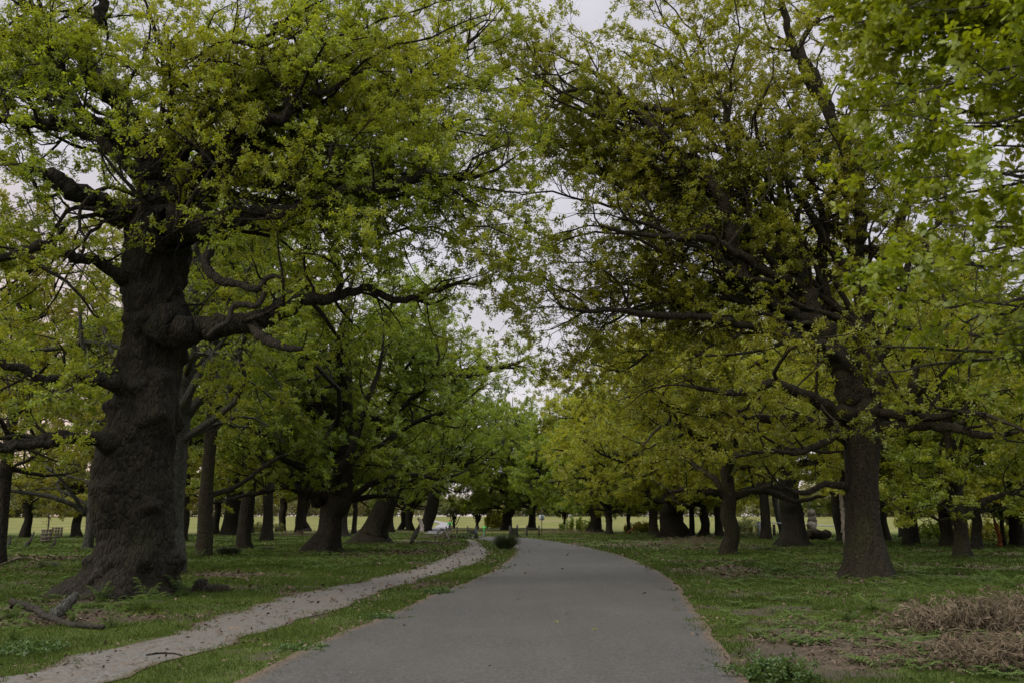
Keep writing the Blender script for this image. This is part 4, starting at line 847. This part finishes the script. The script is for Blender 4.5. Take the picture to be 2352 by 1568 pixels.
log('stick', 'thin dark stick lying flat on the sandy path', [(335,1507,.02,2.2),(370,1503,.022,2.6),(400,1504,.02,2.2),(418,1508,.02,1.2)], sides=6, mat='bark', cat='stick', seed=94)
log('fallen_branch', 'pale thin fallen branch far left behind the grass', [(0,1300,.05,2),(40,1292,.08,2.5),(80,1290,.06,2),(92,1296,.04,1.5)], sides=6, seed=95)
log('dead_branch', 'upright curved dead branch stub at far left, nearer the edge', [(12,1258,.02,4),(18,1254,.15,4),(22,1250,.6,2)], sides=7, mat='bark', seed=96)
log('dead_branch', 'curved dead branch at far left, nearer the wooden guard', [(52,1258,.05,3),(66,1255,.3,3.5),(75,1252,.9,1.5)], sides=7, mat='bark', seed=97)
log('dead_branch', 'short dark forked branch right of the wooden guards', [(112,1262,.02,3),(122,1258,.3,3),(127,1256,.7,1.5)], sides=7, mat='bark', seed=98)
log('fallen_branch', 'orange brown bare branch leaning on the verge right of the bend', [(1440,1225,.1,1.2),(1452,1224,.6,1.6),(1465,1224,1.1,1.2),(1475,1224,1.3,.6)], sides=6, mat='rust', seed=99)
log('log', 'brown fallen log lying behind the blunt thick oak', [(1862,1240,.5,10),(1880,1239,.5,10),(1903,1238,.55,9)], mat='bark2', cat='log', seed=100)
log('fallen_branch', 'upturned root end of a fallen branch beside the leaning oak', [(945,1250,.1,4),(952,1247,.6,5),(958,1244,1.1,2.5)], mat='bark', seed=102)
log('fallen_branch', 'low pale fallen branch on the bracken bank left of the path end', [(960,1252,.25,1.6),(980,1252,.3,2),(1002,1252,.2,1.4)], sides=6, seed=103)
log('fallen_branch', 'grey root tangle at the left end of the wooden fence', [(1000,1240,.3,2),(1008,1237,.8,3),(1018,1236,.9,3),(1026,1238,.5,2),(1032,1242,.1,2)], sides=7, mat='bark_g', seed=104)
log('dead_snag', 'pale bare curved stump leaning on the dark oak by the fence', [(969,1221,-.1,4.5),(968,1220.5,.9,4.5),(965,1220,1.7,4),(959,1220,2.1,2)], mat='bark_pale', cat='dead trunk', seed=105)
log('dead_snag', 'tall pale bare dead trunk directly left of the smooth flared oak', [(1942,1252,-.1,6),(1942,1252,1.2,5.5),(1941,1252,2.6,5),(1939,1252,3.6,4),(1937,1252,4.6,2)], mat='bark_pale', cat='dead trunk', seed=106)
log('dead_snag', 'broad pale grey dead trunk behind the blunt thick oak', [(1867,1232,-.1,11),(1867,1232,1.3,10),(1868,1232,2.9,8),(1866,1232,3.8,5),(1862,1232,4.4,2)], mat='bark_pale', cat='dead trunk', seed=107)
log('broken_stump', 'rusty orange broken stump near the right edge', [(2297,1257,-.1,5),(2298,1257,.6,4.5),(2294,1257,1.2,4),(2290,1257,1.9,1.5)], mat='rust', cat='stump', seed=108)
log('bare_sapling', 'bare curved dead stem right of the two close trunks, leaning left', [(2160,1249,0,1.2),(2152,1249,.7,1.2),(2143,1249,1.5,1),(2133,1249,2.1,.7)], sides=5, mat='bark_g', cat='dead stem', seed=109)
log('bare_sapling', 'bare short dead stem left of the V-forked tree', [(2185,1249,0,1.5),(2187,1249,.8,1.3),(2184,1249,1.4,1)], sides=5, mat='bark_g', cat='dead stem', seed=110)
# old tree stump with mossy lumps right of the great oak
b = G(460,1357); mb = MB(); P = np.array([(0,0,-.05),(0,0,.06),(.01,0,.16),(.0,0,.25),(-.01,0,.29)]); mb.tubes(P, [.19,.15,.12,.10,.04], 18, rough=.7, seed=5, cap=True)
o = mb.build('tree_stump', M['bark'], None, True); o.location = (*b, hz1(*b)); tag(o, 'small rotten stump right of the great oak foot', 'stump')
b = G(498,1359); mb = MB(); mb.tubes(np.array([(-.35,0,-.04),(-.2,0,.03),(0,0,.05),(.2,.03,.03),(.36,.05,-.04)]), [.05,.13,.15,.12,.04], 16, rough=.8, seed=6)
o = mb.build('mossy_mound', M['bark2'], None, True); o.location = (*b, hz1(*b)); tag(o, 'low mossy mound of rotten wood right of the small stump', 'mound')
# yellow shrub by the central tree
clump(1138,1212,2.2,4.2,60,'yellow leaved low shrub left of the rust edged tree behind the gate',87,.28,'leaf_yellow','shrub','shrub',40)
clump(1060,1236,1.6,.5,20,'dark green weeds under the black fence board',88,.14,'weed',stems=40)

for i_, (a_, b_, r_, h_, l_) in enumerate(((300,1224,3.0,2.6,'low yellow green shrub at the meadow edge behind the great oak'),(610,1221,2.6,2.0,'low shrub at the meadow edge between the broad far trunk and the golden leaved tree'),(1330,1219,3.2,2.2,'low scrubby shrub at the meadow edge right of the sign post'),(1470,1222,2.6,1.8,'small shrub at the meadow edge right of the thin small trunk'),(1720,1224,3.0,2.4,'bushy shrub left of the steel barrier'),(2150,1236,2.4,1.7,'low shrub at the meadow edge behind the leaning dead stem'),(2270,1240,2.2,1.9,'low shrub behind the rusty broken stump'))):
    clump(a_, b_, r_, h_, 22, l_, 120+i_, .26, ('leaf_yellow', 'leaf_grey', 'leaf_mid')[i_ % 3], 'shrub', 'shrub', 44)
# ------------------------------------------------------------------ wooden tree guards
def guard(px, py, wpx, hpx, label, rz, sap):
    b = G(px, py); D = b[1]; w_, h_ = wpx*D/F, hpx*D/F; z = hz1(*b); t = empty('tree_guard', (*b, z), label, 'tree guard', 'wooden guards round young trees')
    for sx in (-1, 1):
        for sy in (-1, 1): mb = MB(); mb.box((sx*w_/2, sy*w_/2, h_/2-.1), (.10, .10, h_+.2), rz*0, 0, .01); mb.build('post', M['timber_b'], t)
    for k in range(4):
        zz = h_*(.18+.25*k)
        for sy in (-1, 1): mb = MB(); mb.box((0, sy*(w_/2+.065), zz), (w_+.1, .03, .09)); mb.build('rail', M['timber_b'], t)
        for sx in (-1, 1): mb = MB(); mb.box((sx*(w_/2+.065), 0, zz), (.03, w_+.09, .09)); mb.build('rail', M['timber_b'], t)
    for sy in (-1, 1):
        for q in (-.25, 0, .25): mb = MB(); mb.box((w_*q, sy*(w_/2+.035), h_/2), (.05, .03, h_*.95)); mb.build('slat', M['timber_b'], t)
    t.rotation_euler[2] = rz
    if sap:
        T = Tree('young_tree', 'thin young tree growing out of the left wooden guard', b, 77, 'bark_g', 'leaf_yellow', size=.16, k=4, cat='young tree')
        T.trunk([(b[0], b[1], z-.1, .06), (b[0]+.05, b[1], z+1.5, .05), (b[0]-.1, b[1], z+3.0, .035), (b[0]-.3, b[1], z+4.6, .012)], sides=7, n=12)
        T.auto_limbs(np.array([(b[0], b[1], z+1.9), (b[0]-.1, b[1], z+2.8), (b[0]-.2, b[1], z+3.6)]), 9, (1.0, 2.0), (20, 70), r0=.018, sides=4, sp1=.5, L1=.8, sp2=.4, L2=.4, sp3=.3, L3=.25, ros=2)
        T.finish()
guard(105,1247,15,30,'left wooden tree guard at the meadow edge, nearer one with a young tree',.25,True)
guard(129.5,1236,13.5,25,'right wooden tree guard, the farther empty looking one',-.1,False)

# ------------------------------------------------------------------ gate fences
def fence(label, posts, rails, board, disc=None):
    """posts: (x, foot y, top y, width px); rails (x0,y0,x1,y1) between posts at D"""
    b0 = G(posts[0][0], posts[0][1]); D0 = b0[1]; z0 = hz1(*b0); t = empty('wooden_fence', (*b0, z0), label, 'fence')
    ps = []
    for (px, yb_, yt, wp) in posts:
        b = G(px, yb_); D = b[1]; h = (yb_-yt)*D/F; w_ = wp*D/F; z = hz1(*b); ps.append((b, z, D)); mb = MB(); mb.box((b[0]-b0[0], b[1]-b0[1], z-z0+h/2-.1), (w_, w_, h+.2), .1, 0, .02); mb.build('post', M['timber'], t)
    for (i, j, ya, yb_, th) in rails:
        A0 = P3(posts[i][0], ya, ps[i][2]); A1 = P3(posts[j][0], yb_, ps[j][2]); off = np.array([*b0, z0]); mid = (A0+A1)/2-off; dv = A1-A0
        L = math.hypot(dv[0], dv[1]); mb = MB(); mb.box(mid+np.array([0, -.02, 0]), (L+.1, .07, th*ps[i][2]/F), math.atan2(dv[1], dv[0]), 0, .01); mb.build('rail', M['timber'], t)
    i, j, ya, yb_ = board; A0 = P3(posts[i][0], ya, ps[i][2]-.12); A1 = P3(posts[j][0], yb_, ps[j][2]-.12); off = np.array([*b0, z0]); dv = A1-A0; mid = (A0+A1)/2-off
    L = math.hypot(dv[0], dv[1]); mb = MB(); rz = math.atan2(dv[1], dv[0]); hh = abs(dv[2])
    for k in range(5): mb.box(mid+np.array([0, 0, (k-2)*hh/5]), (L*.99, .04, hh/5*.94), rz, 0, .006)
    bo_ = mb.build('board_panel', M['black'], t)
    if disc:
        for (px, py, r, mt) in disc:
            c = P3(px, py, ps[-1][2]-.22)-off; mb = MB(); a = np.linspace(0, 2*np.pi, 20, endpoint=False); r = r*ps[-1][2]/F
            V = np.r_[np.stack([c[0]+r*np.cos(a), 0*a+c[1], c[2]+r*np.sin(a)], -1), np.stack([c[0]+r*np.cos(a), 0*a+c[1]+.02, c[2]+r*np.sin(a)], -1)]
            i_ = np.arange(20); mb.add(V, [np.arange(20)[None, ::-1], np.arange(20, 40)[None], np.stack([i_, (i_+1) % 20, 20+(i_+1) % 20, 20+i_], -1)]); mb.build('waymark_disc', M[mt], t)
    return t
fence('dark wooden fence left of the gate opening with a black board and blue discs', [(1024.5,1230,1208.5,3.2),(1049.5,1230,1208.5,3.2),(1074,1231,1208,3.4),(1093.5,1237,1208,5)], [(0,1,1213.3,1213.3,1.6),(1,2,1213.3,1213,1.6),(2,3,1213,1212.6,1.4),(2,3,1228.6,1229,1.2)], (2,3,1214.2,1227.6), [(1093.6,1217.6,1.3,'blue'),(1093.6,1221,1.3,'blue')])
fence('dark wooden fence right of the gate opening with a black board', [(1171.5,1236,1208,5),(1188,1235,1206,3.6),(1210,1230,1207,3.4),(1238,1230,1207,3.4)][::-1], [(0,1,1212.5,1212.3,1.6),(1,2,1212.3,1212,1.6),(2,3,1211.8,1211.5,1.4),(0,1,1226.5,1226.5,.9),(1,2,1226.5,1226.5,.9),(2,3,1227.5,1227.5,1.2)], (3,2,1213,1226.6))
# sign post seen from behind
b = G(1244.5,1229); D = b[1]; t = empty('sign_post', (*b, hz1(*b)), 'tall thin post carrying a pale sign plate seen from behind, right of the gate', 'sign')
k_ = D/F; mb = MB(); mb.tubes(np.array([(0,0,-.2),(0,0,30*k_),(0,0,60*k_)]), [.9*k_]*3, 10, cap=True); mb.build('pole', M['timber'], t)
mb = MB(); mb.box((0, .10, 1229*k_-1189.5*k_), (12*k_, .03, 11.5*k_), 0, 0, .02); mb.build('sign_plate', M['sign'], t)
mb = MB(); mb.box((0, .05, 42.5*k_), (8*k_, .05, .7*k_)); mb.box((0, .05, 37*k_), (8*k_, .05, .7*k_)); mb.build('bracket', M['steel'], t)
# steel height barrier
b = G(1745,1229); D = b[1]; t = empty('steel_barrier', (*b, hz1(*b)), 'pale blue steel height barrier on posts behind the blunt thick oak', 'barrier'); k_ = D/F; z0 = hz1(*b); off = np.array([*b, z0])
for px, yt, wp, mt in ((1745,1198,7,'steel'),(1768,1203,4,'timber'),(1779,1204,6,'timber')):
    p = P3(px, 1229, D)-off; h = (1229-yt)*k_; mb = MB(); mb.box((p[0], 0, h/2-.1), (wp*k_*.9, .22, h+.2), 0, 0, .02); mb.build('post', M[mt], t)
A0, A1 = P3(1742,1197.5,D)-off, P3(1928,1208.5,D+6)-off; mb = MB(); mb.tubes(np.array([A0, (A0+A1)/2, A1])+np.array([0, -.14, 0]), [1.1*k_]*3, 8, cap=True); mb.build('bar', M['steel'], t)

# ------------------------------------------------------------------ bicycles and rider
def ringmb(mb, c, R0, r, axis_x=True, n=28, tint=.5, rot=0.):
    a = np.linspace(0, 2*np.pi, n+1); ca, sa = math.cos(rot), math.sin(rot)
    P = np.stack([0*a, R0*np.cos(a), R0*np.sin(a)], -1); P = np.stack([P[:, 0]*ca-P[:, 1]*sa, P[:, 0]*sa+P[:, 1]*ca, P[:, 2]], -1)+np.array(c)
    mb.tubes(P, np.full(n+1, r), 7)
def bicycle(px, py, label, rz, frame='green', group=None):
    b = G(px, py); z = hz1(*b)+.03; t = empty('bicycle', (*b, z), label, 'bicycle', group)
    for sy in (-.52, .52):
        mb = MB(); ringmb(mb, (0, sy, .34), .32, .024); w_ = mb.build('wheel', M['rubber'], t, True)
        mb = MB(); ringmb(mb, (0, sy, .34), .29, .012)
        for k in range(10): a = k*.628; mb.tubes(np.array([(0, sy, .34), (0, sy+.29*math.cos(a), .34+.29*math.sin(a))]), [.003, .003], 3)
        mb.build('rim', M['steel'], w_, True)
    f = MB(); pts = dict(bb=(0,-.06,.30), seat=(0,.14,.82), head=(0,-.42,.86), headlo=(0,-.44,.70), rear=(0,.52,.34), front=(0,-.52,.34))
    for a, c in (('bb','seat'),('bb','headlo'),('seat','head'),('bb','rear'),('seat','rear'),('head','headlo')): f.tubes(np.array([pts[a], pts[c]]), [.024, .024], 8, cap=True)
    f.build('frame', M[frame], t, True)
    mb = MB()
    for s_ in (-.05, .05): mb.tubes(np.array([(s_*.4, -.44, .70), (s_, -.52, .34)]), [.016, .012], 6)
    mb.build('fork', M[frame], t, True)
    mb = MB(); mb.tubes(np.array([(0,-.42,.86),(0,-.40,1.04)]), [.018,.018], 7); mb.tubes(np.array([(-.32,-.28,1.08),(-.2,-.40,1.05),(0,-.42,1.04),(.2,-.40,1.05),(.32,-.28,1.08)]), [.016]*5, 7, cap=True); mb.build('handlebar', M[frame], t, True)
    mb = MB(); mb.box((0,.17,.93), (.15,.26,.06), 0, 0, .05); mb.tubes(np.array([(0,.14,.82),(0,.16,.91)]), [.014,.014], 6); mb.build('saddle', M['rubber'], t)
    mb = MB()
    for k in range(2): mb.tubes(np.array([(-.16,-.56,.84+k*.16),(.16,-.56,.84+k*.16),(.17,-.78,.84+k*.16),(-.17,-.78,.84+k*.16),(-.16,-.56,.84+k*.16)]), [.012]*5, 5)
    mb.box((0,-.67,.83), (.32,.24,.02)); mb.box((0,-.79,.92), (.34,.015,.14)); 
    if frame == 'green': mb.build('basket', M['green'], t)
    t.rotation_euler[2] = rz; return t
bicycle(1111.5,1231,'bright green bicycle standing upright in the gate opening, seen end on', .12)
tb = bicycle(1033,1225.5,'dark bicycle ridden behind the left fence', -.15, 'timber')
def person(bike):
    b = np.array(bike.location); t = empty('person', b, 'person in bright green jacket riding a bicycle behind the left fence', 'person')
    def skin(name, V, E, R0, mat, par):
        me = bpy.data.meshes.new(name); me.from_pydata(V, E, []); o = bpy.data.objects.new(name, me); COL.objects.link(o)
        md = o.modifiers.new('skin', 'SKIN'); md.use_smooth_shade = True
        for i, r in enumerate(R0): me.skin_vertices[0].data[i].radius = (r, r) if not isinstance(r, tuple) else r; me.skin_vertices[0].data[i].use_root = i == 0
        o.modifiers.new('sub', 'SUBSURF').levels = 1; o.modifiers['sub'].render_levels = 1; me.materials.append(M[mat]); o.parent = par; return o
    V = [(0,.13,.98),(0,.08,1.15),(0,-.04,1.36),(0,-.09,1.48),(0,-.13,1.60),(0,-.15,1.68),(0,-.13,1.76),
         (.18,-.05,1.42),(.27,-.20,1.22),(.25,-.36,1.10),(-.18,-.05,1.42),(-.27,-.20,1.22),(-.25,-.36,1.10),
         (.10,.10,.95),(.11,-.20,.78),(.11,.02,.42),(.11,-.10,.32),(-.10,.10,.95),(-.11,-.08,.60),(-.11,.10,.24),(-.11,-.02,.14)]
    E = [(0,1),(1,2),(2,3),(3,4),(4,5),(5,6),(2,7),(7,8),(8,9),(2,10),(10,11),(11,12),(0,13),(13,14),(14,15),(15,16),(0,17),(17,18),(18,19),(19,20)]
    R0 = [(.15,.12),(.14,.11),(.17,.12),.065,.085,.095,.07,.07,.048,.035,.07,.048,.035,.095,.075,.05,.045,.095,.075,.05,.045]
    body = skin('body', V, E, R0, 'skin', t)
    skin('jacket', [V[i] for i in (0,1,2,7,8,10,11)]+[(.25,-.33,1.12),(-.25,-.33,1.12),(0,-.08,1.45)], [(0,1),(1,2),(2,3),(3,4),(4,7),(2,5),(5,6),(6,8),(2,9)], [(.19,.15),(.18,.14),(.21,.15),.095,.065,.095,.065,.05,.05,.08], 'jacket', t)
    skin('trousers', [(0,.14,.97),V[13],V[14],V[15],V[17],V[18],V[19]], [(0,1),(1,2),(2,3),(0,4),(4,5),(5,6)], [(.165,.135),.11,.088,.06,.11,.088,.06], 'cloth', t)
    mb = MB()
    for s_, p in ((1, V[16]), (-1, V[20])): mb.box((p[0], p[1]-.06, p[2]-.03), (.09,.26,.09), 0, 0, .03)
    mb.build('shoes', M['rubber'], t)
    mb = MB(); u, v_ = np.meshgrid(np.linspace(0, 2*np.pi, 18, endpoint=False), np.linspace(.05, 1.6, 7)); 
    Vh = np.stack([.115*np.sin(v_)*np.cos(u), -.14+.14*np.sin(v_)*np.sin(u), 1.70+.12*np.cos(v_)], -1).reshape(-1, 3); i = np.arange(6)[:, None]*18; j = np.arange(18)[None]
    mb.add(Vh, [np.stack([i+j, i+18+j, i+18+(j+1)%18, i+(j+1)%18], -1).reshape(-1, 4), np.arange(18)[None]]); mb.build('helmet', M['red'], t, True)
    for s_ in (-1, 1):
        mb = MB(); p = np.array(V[9])*np.array([s_, 1, 1]); 
        for k in range(4): mb.tubes(np.array([p+(s_*(k-1.5)*.02, -.02, -.01), p+(s_*(k-1.5)*.022, -.075, -.005), p+(s_*(k-1.5)*.022, -.085, -.05)]), [.010,.009,.007], 6)
        mb.tubes(np.array([p+(-s_*.03, 0, -.01), p+(-s_*.05, -.04, -.03)]), [.011,.008], 6); mb.build('hand', M['skin'], t, True)
    t.rotation_euler = bike.rotation_euler
person(tb)

# ------------------------------------------------------------------ far side of the meadow
rs = RS(9); n = 420; th = R_(-48)+R_(96)*rs.rand(n); rr = 420+120*rs.rand(n); cx, cy = rr*np.sin(th), rr*np.cos(th); Rc = 5+6*rs.rand(n); hc = Rc*(.9+.5*rs.rand(n))
gap = np.abs(np.degrees(th)+3.2) > 2.0; m_ = 330
idx = np.repeat(np.arange(n)[gap], m_); q = nrm(rs.normal(size=(len(idx), 3)))*(rs.rand(len(idx))**.4)[:, None]; q[:, 2] = q[:, 2]
C = np.stack([cx[idx]+q[:, 0]*Rc[idx], cy[idx]+q[:, 1]*Rc[idx], rise(cy[idx])+hc[idx]*.85+q[:, 2]*hc[idx]], -1); C = C[C[:, 2] > rise(C[:, 1])]
V, F_, T = rosettes(rs, C, 1.5, 3); M['far'] = leafmat('far_wood_leaf', (.13,.16,.05), (.24,.25,.09), (.26,.21,.10), trans=.3, patch=.05)
tag(npmesh('far_wood', V, [F_], M['far'], attrs={'tint': T}), kind='stuff')
# oak leaf sprigs dropped on the road
for (px, py, lb) in ((1367,1449,'green leaf sprig lying in the middle of the road, the larger one'),(1277,1431,'small green leaf lying on the road left of the larger sprig')):
    b = G(px, py); V, Fq, T = rosettes(RS(int(px)), np.zeros((2, 3)), .055, 3, lobed=True); V[:, 2] = np.abs(V[:, 2])*.4+.003
    o = npmesh('leaf_sprig', V, [Fq], M['leaf_oak'], attrs={'tint': T}); o.location = (*b, .021); tag(o, lb, 'leaf')
